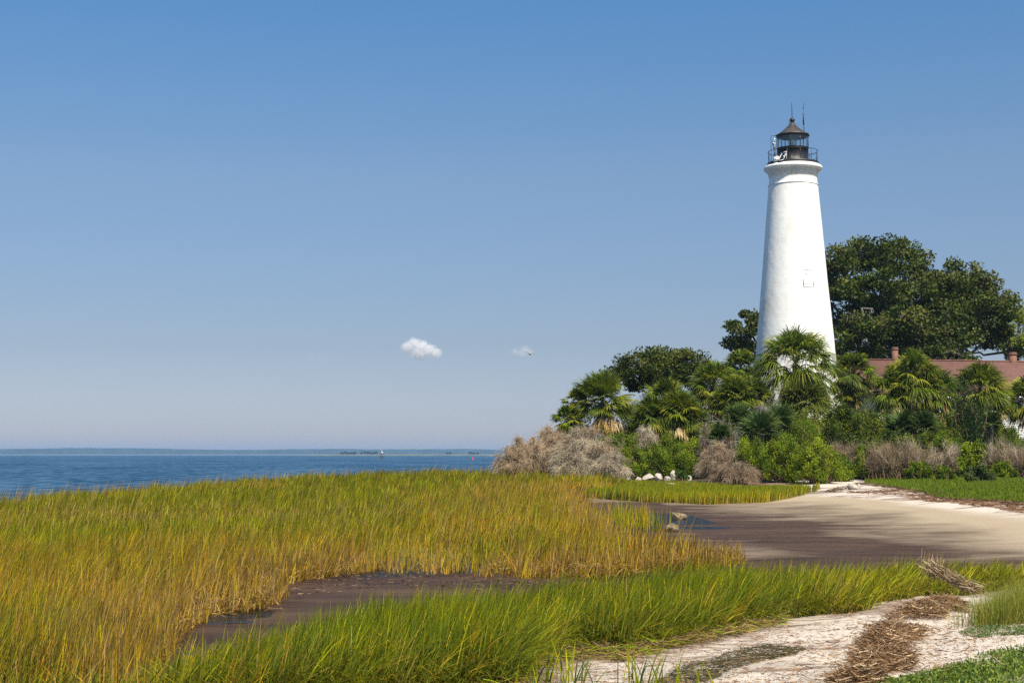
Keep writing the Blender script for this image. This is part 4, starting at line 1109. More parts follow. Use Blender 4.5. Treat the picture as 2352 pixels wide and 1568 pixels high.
OAK = [(.058, .084, .010), (.078, .102, .012), (.040, .060, .009), (.11, .12, .022)]
def gbase(px, Y): X_ = at(px, 1000, Y)[0]; return (X_, Y, h1(X_, Y))
fk = at(2016, 765, 133)
tree('oak_tree', 'large dark spreading oak behind the lighthouse and the red roof', 'tree', gbase(2022, 133), fk,
     [(1930, 640, 55, 0), (1925, 600, 38, -2), (1985, 590, 48, 2), (2040, 585, 46, -1), (2090, 600, 40, 3), (2120, 625, 35, 0), (2210, 628, 42, 1), (2250, 660, 38, -2),
      (2190, 665, 40, -3), (2285, 700, 42, 1), (2298, 726, 26, 0), (2240, 735, 42, 2), (2165, 720, 46, -4), (2095, 680, 50, -4), (2025, 670, 52, -5), (1955, 690, 50, -3),
      (1940, 750, 42, -2), (1960, 800, 44, -4), (2020, 800, 34, -5), (2075, 770, 40, -5), (2120, 795, 46, -6), (2180, 790, 44, -5), (2110, 745, 36, 2), (1900, 690, 30, 3), (2275, 775, 34, 2), (2215, 695, 40, -2), (2260, 715, 36, -3), (2210, 760, 38, -5), (2150, 660, 36, -3), (2300, 765, 24, 1), (2155, 755, 38, -6), (2070, 730, 34, -8), (1990, 740, 34, -8), (2013, 752, 24, -9), (2300, 700, 18, 0)],
     51, OAK, .30, 5.6, .60, group=None, clump_r=1.0, Y=133, perclump=150)
tree('oak_tree', 'smaller dark oak showing left of the lighthouse shaft', 'tree', gbase(1755, 124), at(1752, 830, 124),
     [(1722, 730, 26, 0), (1695, 762, 26, -1), (1728, 785, 28, 0), (1750, 740, 30, 1), (1712, 815, 20, 0), (1765, 790, 34, 0), (1688, 788, 16, 0)], 52, OAK, .26, 6.5, .30, clump_r=.8, Y=124, perclump=190)
tree('oak_tree', 'low dome shaped dark oak behind the palms left of the lighthouse', 'tree', gbase(1530, 112), at(1530, 905, 112),
     [(1415, 860, 28, 0), (1450, 842, 32, -1), (1490, 828, 34, 0), (1532, 820, 34, 1), (1575, 824, 34, 0), (1615, 838, 28, 0), (1530, 850, 36, 0), (1500, 865, 36, -1), (1560, 862, 36, 0), (1605, 865, 28, 1), (1395, 885, 18, 0), (1460, 885, 28, 0), (1640, 845, 16, 0)],
     53, OAK, .20, 9.0, .20, clump_r=.85, Y=112, perclump=200)
PINE = [(.24, .30, .02), (.17, .24, .015), (.30, .34, .03)]
tree('pine_tree', 'yellow green pine with a crooked trunk at the right edge', 'tree', gbase(2335, 140), at(2318, 810, 140),
     [(2340, 725, 24, 0), (2375, 735, 34, 1), (2350, 770, 28, 0), (2390, 790, 34, 0), (2300, 752, 18, -3), (2268, 765, 18, 2), (2310, 790, 16, 0), (2330, 815, 18, 1), (2240, 748, 16, 8), (2140, 735, 20, 12), (2200, 745, 20, 12)],
     54, PINE, .34, 6.0, .30, bark='darkbark', clump_r=.85, Y=140, perclump=190, asp=.24)
tree('oak_tree', 'dark rounded tree just behind the red roof ridge', 'tree', gbase(2110, 126), at(2110, 860, 126),
     [(1950, 815, 30, 0), (2000, 815, 34, 0), (2060, 812, 34, 1), (2130, 800, 40, 0), (2175, 812, 36, 1), (2110, 820, 34, 0), (2215, 825, 22, 0)], 55, OAK, .26, 6.5, .25, clump_r=.75, Y=126, perclump=100)

# ------------------------------------------------------------------ palms
PG = [(.12, .185, .012), (.18, .235, .014), (.075, .125, .010), (.26, .275, .02), (.055, .09, .010)]
DEADC = [(.55, .35, .15), (.62, .45, .24), (.30, .18, .08)]
def fans(r, C, n, R_, el0, el1, cols, drooping=.35, nl=26, width=.07, spread=1.75, pet=.5, azlim=None, back=None):
    """n fan leaves around C; returns V,F,Cc"""
    b = MB()
    for q in range(n):
        az = r.rand() * 2 * PI if azlim is None else azlim[0] + r.rand() * (azlim[1] - azlim[0])
        u_ = (q + r.rand()) / n
        el = el0 + (el1 - el0) * u_
        d = np.array([math.cos(az) * math.cos(el), math.sin(az) * math.cos(el), math.sin(el)])
        s = unit(np.cross(d, (0, 0, 1.0)) + r.normal(size=3) * .15)
        nn_ = unit(np.cross(s, d))
        Rp = R_ * pet * (.75 + .4 * r.rand()); Lf = R_ * (1 - pet) * (.95 + .3 * r.rand())
        tp = np.linspace(0, 1, 5)[:, None]
        P = C + d * Rp * tp; P[:, 2] -= drooping * .25 * Rp * tp[:, 0] ** 2
        b.add(*ribbons(P[None], np.full((1, 5), .05), s[None], np.tile(np.array((.16, .17, .05)), (1, 5, 1))))
        h0 = P[-1]
        a = np.linspace(-spread, spread, nl) + r.normal(size=nl) * .04
        dirs = np.cos(a)[:, None] * d + np.sin(a)[:, None] * s - nn_ * (.35 * np.abs(np.sin(a)))[:, None] * (-1 if nn_[2] < 0 else 1)
        dirs = unit(dirs)
        L = Lf * (1 - .30 * (np.abs(a) / spread) ** 2) * (.85 + .3 * r.rand(nl))
        K = 5; t = np.linspace(0, 1, K)
        Pl = h0 + dirs[:, None] * (L[:, None] * t[None])[..., None]
        Pl[..., 2] -= drooping * 1.15 * L[:, None] * (t ** 3.2)[None] * (.7 + .6 * r.rand(nl))[:, None]
        W = width * np.array([.5, 1, .9, .6, .08])[None] * np.ones((nl, 1))
        side = unit(np.cross(dirs, nn_) + nn_ * r.normal(size=(nl, 1)) * .5)
        base_c = np.array(cols[r.randint(len(cols))]) * (.75 + .5 * r.rand())
        col = base_c[None, None] * (.85 + .3 * r.rand(nl))[:, None, None] * np.ones((1, K, 1))
        col = col * (1 - .35 * t[None, :, None] ** 3) + np.array((.22, .19, .05))[None, None] * .35 * t[None, :, None] ** 3
        b.add(*ribbons(Pl, W, side, col))
    return b
def palm(label, px, py, rpx, Y, seed, n=34, dead=5, trunk=True, el0=1.5, el1=-.55, droop=.45, cols=PG, name='palm_tree', cat='palm', group='palms around the lighthouse', nl=26, width=.06, heads=None, pet=.50):
    r = rng_(seed)
    hl = heads or [(px, py, rpx, n)]
    C0 = at(hl[0][0], hl[0][1], Y)
    g0 = (C0[0], Y, h1(C0[0], Y))
    root = empty(name, g0, label, cat, group)
    tr = MB(); cr = MB(); dd = MB(); hasd = False
    for (hx, hy_, hr, hn) in hl:
        C = at(hx, hy_ + hr * .12, Y); R_ = hr * mpp(Y) * (1.2 if name == 'palm_tree' else 1.15)
        q = fans(r, C, int(hn * 2.5), R_ * 1.10, el0, el1 - (.2 if el1 > -.75 else 0), cols, droop * .62, nl, width, 1.55, pet=pet * 1.1)
        cr.add(np.concatenate(q.V), [np.concatenate(v) for v in q.F.values()], np.concatenate(q.C))
        if dead:
            q = fans(r, C - (0, 0, .15), dead + 4, R_ * 1.02, -.55, -1.15, DEADC, .5, 18, width * 1.3, .75, pet=.66, azlim=(-2.9, -.25))
            dd.add(np.concatenate(q.V), [np.concatenate(v) for v in q.F.values()], np.concatenate(q.C)); hasd = True
        gx = C[0] + r.normal() * .2
        zt_ = C[2] - .1; zb_ = h1(gx, Y) - .3
        nn_ = 14; tt = np.linspace(0, 1, nn_); P = np.stack([gx + (C[0] - gx) * tt, np.full(nn_, Y) + .1 * np.sin(tt * 3), zb_ + (zt_ - zb_) * tt], 1)
        rad = .17 + .03 * (np.arange(nn_) % 2) + .05 * (tt > .7)
        tr.tube(P, rad, 9)
    tr.build('trunk', M['palmbark'], root, False, g0)
    cr.build('crown', M['palm'], root, False, g0)
    if hasd: o = dd.build('dead_fronds', M['twig'], root, False, g0)
    return root
palm('tall palm standing in front of the white shaft with brown hanging fronds', 1828, 825, 82, 98, 61, n=44, dead=6, el1=-.8, droop=.6)
palm('palm with pale dead skirt at the left end above the grey dry bush', 1383, 914, 60, 98, 62, n=44, dead=12, el1=-.35, droop=.25)
palm('bright green bushy palm right of the pale skirted one', 1527, 912, 44, 97, 63, n=30, dead=1, droop=.3)
palm('low wide palm clump with long fans below the domed oak', 1540, 945, 52, 94, 64, dead=1, heads=[(1500, 950, 44, 26), (1560, 940, 48, 28), (1590, 960, 38, 20)], el1=-.3, droop=.35, pet=.4)
palm('upright palm with brown thatch left of the shaft above the low fans', 1640, 880, 50, 100, 65, n=36, dead=3, droop=.35)
palm('dark palm peeking behind left edge of the shaft base', 1702, 840, 40, 106, 66, n=30, dead=2, heads=[(1702, 838, 38, 30), (1725, 868, 28, 18)])
palm('green palm clump left of the shaft foot', 1700, 900, 46, 97, 67, dead=0, heads=[(1690, 905, 44, 28), (1735, 905, 36, 20), (1660, 925, 34, 16)], el1=-.3, droop=.3, pet=.4)
palm('low yellowish palm below the tall palm before the shaft', 1845, 915, 52, 96, 68, n=38, dead=2, el1=-.3, droop=.3, cols=[(.13, .17, .025), (.17, .19, .03), (.09, .14, .02)], pet=.4)
palm('palm right of the shaft foot with a narrow crown', 1962, 858, 48, 103, 69, n=36, dead=1, droop=.5, heads=[(1960, 852, 46, 32), (1945, 895, 34, 16)])
palm('widest palm in front of the red roof with orange hanging fronds', 2100, 878, 88, 95, 70, n=30, dead=5, heads=[(2100, 862, 60, 34), (2055, 890, 52, 26), (2150, 895, 50, 26), (2095, 905, 55, 20)], droop=.5)
palm('palm in front of the roof between the widest one and the frame edge', 2250, 893, 66, 97, 71, n=44, dead=2, droop=.5, heads=[(2250, 890, 60, 42), (2265, 935, 40, 18)])
palm('palm cut by the right edge of the picture', 2362, 915, 52, 98, 72, n=36, dead=2, droop=.5)
palm('small palm at the left end between dry bush and skirted palm', 1305, 960, 32, 97, 73, n=20, dead=1, droop=.35)
palm('single fan stem leaning out left of the skirted palm', 1318, 918, 26, 99, 74, n=9, dead=0, droop=.3, el1=0)
gp_ = 'low fan palms in the undergrowth'
for (lb, hx, hy_, hr, Y_, sd_) in [
    ('low fan palm in the scrub directly below the tall palm', 1745, 975, 46, 88, 81), ('low fan palm with upright fans left of the yellowish palm', 1790, 950, 34, 90, 82),
    ('low fan palm with stiff upright dark fans under the widest palm', 2070, 968, 40, 87, 83), ('low fan palm right of the stiff dark one', 2118, 965, 36, 86.5, 84),
    ('low fan palm half hidden in scrub below the shaft right side', 1935, 945, 28, 90, 85), ('low fan palm beside the grey leafless branches', 1700, 950, 38, 91, 86),
    ('low fan palm at the left side of the scrub under the pale branches', 1655, 985, 26, 85, 87), ('low fan palm under the right palm', 2275, 955, 26, 93, 88)]:
    palm(lb, hx, hy_ + 12, hr, Y_, sd_, n=15, dead=0, el0=1.4, el1=.1, droop=.12, name='fan_palm', cat='fan palm', group=gp_, nl=22, pet=.35, cols=[(.055, .11, .025), (.08, .14, .03), (.04, .085, .02)])

# ------------------------------------------------------------------ shrubs
def shrub(label, px, top, hw, Y, seed, cols, leafsz=.10, asp=.32, n=26, per=420, dep=.8, name='shrub', cat='shrub', group='green shrubs along the shore', up=.8, stems=34, lobe=.165, twigc=(.17, .11, .07)):
    r = rng_(seed)
    T = at(px, top, Y); gx = T[0]; gz = h1(gx, Y)
    Hh = T[2] - gz; Wd = hw * mpp(Y)
    root = empty(name, (gx, Y, gz), label, cat, group)
    n = int(n * 2.6); per = int(per * .72)
    st_ = MB(); LV, LC = [], []
    # lobes on the dome and inside
    th_ = r.rand(n) * 2 * PI; ph = np.arccos(1 - r.rand(n) * 1.0)
    rad = .40 + .50 * r.rand(n)
    Wd *= 1.22
    cen = np.stack([gx + Wd * rad * np.sin(ph) * np.cos(th_), Y + Wd * dep * rad * np.sin(ph) * np.sin(th_), gz + Hh * (.14 + .80 * rad * np.cos(ph) / .84 * (.75 + .35 * r.rand(n)))], 1)
    lr_ = (Wd * Hh) ** .5 * lobe * (.6 + .8 * r.rand(n))
    for q in range(n):
        m_ = int(per * (.6 + .8 * r.rand()))
        off = unit(r.normal(size=(m_, 3))) * (.2 + .8 * r.rand(m_, 1) ** .6) * lr_[q] * np.array((.85, .85, 1.15))
        # spiky sprays: push some leaves out and up
        sp_ = r.rand(m_) < .3; off[sp_] *= (1.0 + .5 * r.rand(sp_.sum()))[:, None]
        P_ = cen[q] + off; P_[:, 2] = np.maximum(P_[:, 2], gz + .02)
        V, F = leaves(P_, leafsz, r, unit(off) * .6, asp, up)
        col = np.array(cols[r.randint(len(cols))]) * (.60 + .65 * r.rand())
        LV.append(V); LC.append(np.repeat(col[None] * (.7 + .6 * r.rand(m_))[:, None], 4, 0))
        b0 = np.array([gx + r.normal() * Wd * .15, Y + r.normal() * Wd * .15, gz - .05])
        branchy(st_, b0, cen[q], .035, .012, r, .12, 6, 4)
    for q in range(stems):
        a = r.rand() * 2 * PI; e = cen[r.randint(n)] + r.normal(size=3) * lr_.mean() * .8
        b0 = np.array([gx + math.cos(a) * Wd * .4, Y + math.sin(a) * Wd * .3, gz - .05]); branchy(st_, b0, e, .025, .008, r, .15, 6, 4)
    V = np.concatenate(LV); F = np.arange(len(V)).reshape(-1, 4)
    st_.build('stems', simple_twig, root, False, (gx, Y, gz))
    npmesh('foliage', V, F, M['leaf'], root, np.concatenate(LC), off=(gx, Y, gz))
    return root
def fillers():
    for (lb, px, top, hw, Y_, c_) in [
        ('dark leafy scrub showing under the left part of the domed oak', 1462, 893, 48, 106, 'DARKG'), ('dark leafy scrub showing under the middle of the domed oak', 1545, 882, 52, 107, 'DARKG'), ('dark leafy scrub showing under the right part of the domed oak', 1625, 876, 46, 107, 'DARKG'),
        ('dark scrub below the skirted palm crown at the left', 1395, 975, 40, 96, 'MIDG'), ('dark scrub left of the skirted palm trunk', 1345, 965, 32, 99, 'OLIVE'),
        ('leafy scrub between the skirted palm and the bushy palm', 1455, 940, 38, 99.5, 'OLIVE'), ('leafy scrub under the domed oak', 1520, 915, 46, 103, 'DARKG'),
        ('leafy scrub at the right below the domed oak', 1600, 905, 46, 104, 'OLIVE'), ('thick scrub under the bright bushy palm', 1500, 960, 46, 95, 'MIDG'),
        ('thick scrub under the right end of the low wide palm clump', 1590, 965, 46, 94, 'OLIVE'), ('scrub in the gap left of the shaft foot', 1680, 905, 44, 104, 'DARKG'),
        ('scrub under the palm clump left of the shaft foot', 1690, 935, 46, 94, 'OLIVE'), ('scrub below the yellowish low palm', 1850, 940, 46, 93, 'OLIVE'),
        ('scrub below the narrow palm right of the shaft', 1965, 905, 42, 99, 'OLIVE'), ('dark scrub in front of the left end of the white house', 1998, 868, 52, 107, 'DARKG'),
        ('dark scrub in front of the middle of the white house', 2190, 920, 40, 104, 'OLIVE'), ('low scrub in front of the white wall at right', 2290, 960, 44, 100, 'OLIVE'),
        ('scrub left of the widest palm trunk', 2070, 935, 44, 98, 'DARKG'), ('scrub right of the widest palm trunk', 2140, 930, 44, 98, 'OLIVE'),
        ('scrub at the top of the bank below the bare branches', 1630, 975, 44, 91, 'MIDG'), ('scrub behind the brightest shrub', 1770, 965, 48, 89, 'MIDG'),
        ('scrub behind the left upright thicket', 2040, 985, 46, 86, 'DARKG'), ('scrub behind the right upright thicket', 2130, 985, 46, 85, 'OLIVE'),
        ('green shrub filling between hollow and left thicket', 2000, 1000, 40, 81, 'MIDG'), ('green shrub in front of the brown leafless bush', 1930, 1045, 26, 79, 'MIDG'),
        ('green shrub top showing between the two upright thickets', 2098, 1035, 24, 80, 'MIDG'), ('low green growth between the round bush and frame edge', 2305, 1055, 30, 76, 'MIDG')]:
        shrub(lb, px, top, hw, Y_, 400 + int(px), globals()[c_], n=26, asp=.6 if c_ != 'MIDG' else .35, per=340)
simple_twig = simple('shrub_stem', (.17, .115, .075), .9, .1, var=.3)

BRIGHT = [(.17, .25, .010), (.22, .29, .012), (.13, .20, .010), (.25, .30, .015)]
MIDG = [(.13, .20, .010), (.17, .23, .012), (.09, .145, .010), (.20, .25, .015)]
DARKG = [(.07, .105, .012), (.09, .125, .012), (.05, .08, .010)]
OLIVE = [(.13, .175, .012), (.10, .14, .012), (.16, .20, .018)]
def GR(lb, *a, **k): return shrub(lb, *a, **k)
fillers()
GR('bright feathery green shrub left, beside the round grey dry bush', 1448, 1000, 34, 86, 101, MIDG)
GR('green shrub with brownish stems behind the long white stone', 1505, 1012, 40, 87, 102, MIDG, n=22)
GR('tall bright green shrub behind the pointed white stone', 1575, 1000, 40, 87, 103, BRIGHT)
GR('yellow green shrub left of the dry twiggy mound', 1615, 985, 40, 90, 104, MIDG)
GR('bright green shrub just right of the dry twiggy mound', 1735, 1000, 48, 81, 105, BRIGHT, n=32)
GR('brightest green shrub with brown stems in the middle of the bank', 1800, 990, 52, 79, 106, BRIGHT, n=34)
GR('bright green rounded shrub at the beach corner', 1880, 1012, 50, 77, 107, BRIGHT, n=34)
GR('green shrub rising behind the beach corner shrub', 1850, 965, 56, 86, 108, MIDG, n=30)
GR('dark leafy shrub in the hollow above the large white stone', 1950, 985, 46, 84, 109, DARKG, n=28, asp=.6)
GR('dark green shrub below the shaft right side', 1925, 930, 60, 90, 110, OLIVE, n=34, asp=.6)
GR('dull green shrub below the palms at centre', 1820, 950, 50, 91, 111, OLIVE, n=28, asp=.6)
GR('broad dark shrub below the widest palm at its left', 1990, 945, 52, 89, 112, OLIVE, n=30, asp=.6)
GR('green shrub above the grey thicket', 2080, 1000, 52, 82, 113, MIDG, n=30)
GR('olive shrub between low fan palms and cedar', 2160, 940, 48, 88, 114, OLIVE, n=28, asp=.6)
GR('green shrub behind the small round bush', 2180, 1000, 55, 84, 115, MIDG, n=30)
GR('small round grey green bush standing on the lawn', 2248, 1062, 30, 71, 116, [(.09, .13, .035), (.11, .15, .04)], n=20, per=420, leafsz=.10)
GR('leafy bright shrub at right above the small round bush', 2250, 1005, 44, 79, 117, BRIGHT, n=28, asp=.6)
GR('wide green shrub at the right frame edge', 2330, 985, 56, 86, 118, MIDG, n=32)
GR('low green shrub at the lawn edge under the grey thicket', 2110, 1060, 34, 78, 119, MIDG, n=18)
GR('small green shrub between thicket and round bush', 2170, 1070, 24, 75, 120, MIDG, n=16)
GR('dark green leafy shrub at the far left behind the dry bushes', 1290, 962, 46, 98, 121, [(.055, .10, .015), (.08, .125, .02)], n=26, asp=.6)
GR('tiny leafy shrub top poking out left of the dark leafy one', 1262, 985, 22, 99, 122, [(.055, .10, .015)], n=12, asp=.6, per=200)
GR('green shrub in the gap behind the grey dry bushes', 1430, 985, 42, 93, 123, MIDG, n=24)
GR('green scrub under the low wide palm clump', 1530, 985, 50, 92, 124, MIDG, n=26)
GR('green scrub below the pale bare branches', 1670, 1000, 48, 87, 125, MIDG, n=28)
GR('green shrub under the palm at the frame edge', 2300, 955, 50, 94, 126, OLIVE, n=26, asp=.6)
GR('dark cedar like bush between the two right palms', 2217, 900, 27, 90, 127, [(.028, .055, .012), (.035, .065, .014)], n=30, per=420, leafsz=.15, name='cedar', cat='cedar', group=None, lobe=.5, up=1.4)
GR('dull shrub filling under the palms left of the cedar', 2040, 930, 44, 92, 128, OLIVE, n=26, asp=.6)
GR('olive scrub behind the green clump left of the shaft foot', 1620, 945, 46, 96, 129, OLIVE, n=24, asp=.6)
GR('olive scrub at the foot of the shaft', 1800, 905, 52, 101, 130, OLIVE, n=24, asp=.6)
GR('olive scrub hiding the right foot of the shaft', 1900, 900, 50, 103, 131, OLIVE, n=24, asp=.6)
GR('tufty green plant under the dry twiggy mound beside stones', 1563, 1078, 18, 83, 132, [(.05, .12, .02), (.07, .14, .025)], n=8, per=200, asp=.2, up=2.5)

def drybush(label, px, top, hw, Y, seed, cols, n=900, dep=.9, upright=False, group='dry leafless bushes', name='dry_bush', lean=0):
    r = rng_(seed)
    T = at(px, top, Y); gx = T[0]; gz = h1(gx, Y); Hh = T[2] - gz; Wd = hw * mpp(Y) * (1.35 if upright else 1.12)
    root = empty(name, (gx, Y, gz), label, 'dry bush', group)
    st_ = MB(); tips = []; fine = MB()
    ns = 90
    ends = []
    for q in range(ns):
        a = r.rand() * 2 * PI; u_ = r.rand() ** .6
        phi = u_ * 1.35; k_r = .72 + .5 * vnoise(np.array([a * 1.3 + seed]), np.array([phi * 2.0]), .8, seed % 40)[0]
        e = np.array([gx + Wd * math.sin(phi) * math.cos(a) * .9 * k_r, Y + Wd * dep * math.sin(phi) * math.sin(a) * .9 * k_r, gz + Hh * (.12 + .80 * math.cos(phi)) * k_r])
        if upright: e = np.array([gx + Wd * (2 * r.rand() - 1), Y + Wd * .4 * (2 * r.rand() - 1), gz + Hh * (.45 + .5 * r.rand())])
        b0 = np.array([gx + math.cos(a) * Wd * .35 * r.rand() if not upright else e[0] + r.normal() * .2, Y + math.sin(a) * Wd * .3 * r.rand(), gz - .05])
        P = branchy(st_, b0, e, .03, .010, r, .10, 8, 4, sag=.0 if upright else .18)
        ends.append(P)
    E = np.array(ends)                                  # ns, 8, 3
    N = n * (3 if upright else 12)
    nc = 90 if upright else 70
    ci = r.randint(ns, size=nc); cj = r.randint(4, 8, size=nc)
    cen = E[ci, cj] + r.normal(size=(nc, 3)) * .08
    csz = .4 + 1.1 * r.rand(nc)
    q_ = r.randint(nc, size=N)
    P0 = cen[q_] + r.normal(size=(N, 3)) * .07
    outw = unit(cen - np.array([gx, Y, gz + Hh * .2]))[q_]
    d0 = outw * .55 + r.normal(size=(N, 3)) * .6; d0[:, 2] += .9 if upright else .35
    d0 = unit(d0); L = (.22 + .42 * r.rand(N)) * csz[q_] * (Hh / 2.2) ** .5
    t = np.linspace(0, 1, 5)
    P = P0[:, None] + d0[:, None] * (L[:, None] * t[None])[..., None]
    dr = (-.05 if upright else .6)
    P[..., 2] -= dr * L[:, None] * (t ** 2)[None] * (.5 + r.rand(N))[:, None]
    P[..., 2] = np.maximum(P[..., 2], gz + .01)
    P += np.cumsum(r.normal(size=P.shape), 1) * .014
    W = (.014 * (.6 + .6 * r.rand(N)))[:, None] * (1 - .6 * t)[None]
    tone = .5 + .65 * r.rand(nc)
    pick = np.array(cols)[r.randint(len(cols), size=nc)][q_]
    col = (pick * .6 + choose(cols, [np.ones(N)] * len(cols), r) * .4) * (tone[q_] + .3 * (r.rand(N) - .5))[:, None]
    V, F, C = ribbons(P, W, unit(r.normal(size=(N, 3))), np.repeat(col[:, None], 5, 1))
    st_.build('stems', simple_twig, root, False, (gx, Y, gz))
    npmesh('twigs', V, F, M['twig'], root, C, off=(gx, Y, gz))
    return root
TANB = [(.56, .42, .27), (.46, .34, .22), (.62, .50, .35), (.30, .21, .14)]
GREYB = [(.54, .45, .32), (.44, .36, .25), (.62, .53, .40)]
PINKB = [(.36, .26, .17), (.28, .20, .13), (.44, .34, .24)]
drybush('low tan dry bush at the waterside tip, lowest of the dry row', 1172, 1022, 34, 90, 201, TANB, 700)
drybush('tan dry bush second from the waterside tip', 1212, 995, 48, 92, 202, TANB, 1200)
drybush('tall brown dry bush below the dark leafy shrub', 1272, 985, 58, 93, 203, TANB, 1500)
drybush('grey brown dry bush in the middle of the dry row', 1335, 982, 58, 91, 204, GREYB + TANB, 1500)
drybush('drooping pale dry bush above the tan stone', 1318, 1030, 40, 87, 205, GREYB, 1000)
drybush('grey dry bush at the right end of the dry row', 1392, 1010, 44, 88, 206, GREYB + TANB, 1200)
drybush('round low grey dry bush touching the green shrub', 1397, 1042, 34, 85, 207, GREYB, 900)
drybush('dry twiggy mound between stones and bright green shrubs', 1655, 1022, 46, 81, 208, PINKB + TANB, 1300)
drybush('low spreading dry twigs at the right foot of the twiggy mound', 1683, 1062, 42, 78.5, 209, PINKB, 900)
drybush('brown dry bush half hidden behind the green shrub near the skirted palm', 1480, 985, 30, 91, 210, GREYB, 500)
drybush('brown leafless bush behind the beach corner shrub', 1945, 1015, 30, 82, 211, PINKB, 500, upright=True)
drybush('upright grey brown thicket, left one of two above the lawn', 2060, 1020, 44, 79, 212, PINKB, 1200, upright=True)
drybush('upright grey brown thicket, right one of two above the lawn', 2135, 1022, 46, 80, 213, PINKB + GREYB, 1200, upright=True)
drybush('dry brush at the right frame edge behind the lawn', 2325, 1022, 46, 78, 214, PINKB + GREYB, 1200, upright=True)
drybush('dry brush behind the leafy shrub near the frame edge', 2370, 1030, 40, 76, 215, PINKB, 900, upright=True)
SILV = [(.42, .40, .36), (.34, .32, .28)]
for (lb, px, py, hw, Y_, sd_) in [('bare silver grey branches beside the low fan palm at centre', 1672, 962, 24, 86, 221), ('bare silver branches left of the centre fan palm', 1622, 968, 20, 87, 222), ('bare grey twig bush in front of the shaft foot palms', 1752, 918, 18, 89, 223)]:
    drybush(lb, px, py - 2, hw * .8, Y_, sd_, SILV, 70, group='bare grey branch tops', name='bare_bush')

# fallen pale branch in the twiggy mound
# ------------------------------------------------------------------ far bay
FARY = 6200.0
rng = rng_(301)
# low far shore with its woods, one mass
n = 900; xs = np.linspace(-3600, 3600, n)
top = 16 + 12 * fbm(xs, 0 * xs, 500, 7) + 4 * fbm(xs, 0 * xs, 60, 8) - 3.0 * sstep(-1800, 2500, xs)
V = []; 
for dy, zz_ in ((0, np.full(n, -.5)), (0, top * .75), (60, top), (500, top * 1.02), (900, np.full(n, -.5))):
    V.append(np.stack([xs, FARY + dy + 60 * fbm(xs, 0 * xs + dy, 300, 5), zz_], 1))
V = np.concatenate(V); F = []
for k in range(4):
    a = np.arange(n - 1) + k * n; F.append(np.stack([a, a + 1, a + n + 1, a + n], 1))
fw = npmesh('far_woods', V, np.concatenate(F), simple('far_wood', (.022, .035, .030), .9, .1, var=.4, scale=.02), None, None, True)
tag(fw, 'long low wooded shore on the horizon across the bay', 'far woods', kind='stuff')
b = MB(); xs = np.linspace(-3600, 3600, 400); yy = FARY - 60 + 40 * fbm(xs, 0 * xs, 400, 15)
V = np.concatenate([np.stack([xs, yy, 0 * xs - .2], 1), np.stack([xs, yy + 30, 0 * xs + 1.6], 1), np.stack([xs, yy + 120, 0 * xs + 1.8], 1)]); F = []
for k in range(2): a = np.arange(399) + k * 400; F.append(np.stack([a, a + 1, a + 401, a + 400], 1))
tag(npmesh('far_shore', V, np.concatenate(F), simple('far_sand', (.30, .27, .18), .9, .1), None), 'thin pale beach line under the far woods', 'shore', kind='structure')
# marsh island strip
IY = 2400.0
x0 = at(1180 / 1.7415, 1045, IY)[0]; x1 = at(1300, 1045, IY)[0]
xs = np.linspace(x0, x1, 300); e = sstep(0, 60, xs - xs[0])
V = np.concatenate([np.stack([xs, IY + 30 * fbm(xs, 0 * xs, 90, 25), 0 * xs - .3], 1), np.stack([xs, IY + 14 + 30 * fbm(xs, 0 * xs, 90, 25), .25 + e * (.9 + .5 * fbm(xs, 0 * xs, 30, 26))], 1), np.stack([xs, IY + 300 + 0 * xs, .2 + e * 1.2], 1)])
F = []
for k in range(2): a = np.arange(299) + k * 300; F.append(np.stack([a, a + 1, a + 301, a + 300], 1))
tag(npmesh('marsh_island', V, np.concatenate(F), simple('island_grass', (.13, .14, .05), .9, .1, var=.3, scale=.05), None, None, True), 'flat grassy marsh island strip across the water', 'island', kind='structure')
# single trees on the island
def islet(label, pxs, hp, seed, group):
    r = rng_(seed)
    for px in pxs:
        px = px / 1.7415
        Y_ = IY + 60; c = at(px, 1044, Y_); zb_ = 1.0; hh = hp * mpp(Y_) * (.8 + .4 * r.rand())
        root = empty('island_tree', (c[0], Y_, zb_), label, 'tree', group)
        b = MB(); b.tube([(c[0], Y_, zb_ - .5), (c[0] + r.normal() * .5, Y_, zb_ + hh * .7)], [.35, .2], 5); b.build('trunk', M['darkbark'], root, False, (c[0], Y_, zb_))
        m_ = 160; off = unit(r.normal(size=(m_, 3))) * r.rand(m_, 1) ** .4 * np.array((hh * .55, hh * .5, hh * .28))
        V, F = leaves(np.array((c[0], Y_, zb_ + hh * .72)) + off, 1.4, r, None, .7)
        npmesh('crown', V, F, M['leaf'], root, np.full((len(V), 3), 1.0) * np.array((.02, .03, .015)), off=(c[0], Y_, zb_))
islet('small dark tree of the left clump on the marsh island', [1365, 1374, 1382, 1390, 1398, 1406, 1413, 1420], 6.2, 1, 'trees of the left island clump')
islet('small dark tree of the island clump beside the white day marker', [1447, 1461, 1470, 1478, 1487, 1496, 1504], 6.4, 2, 'trees of the island clump by the marker')
islet('small dark tree of the tiny two crown island clump', [1789, 1799], 5.6, 3, 'trees of the tiny island clump')
islet('small dark tree of the island clump above the red buoy', [1880, 1889, 1898, 1911], 6.2, 4, 'trees of the island clump above the buoy')
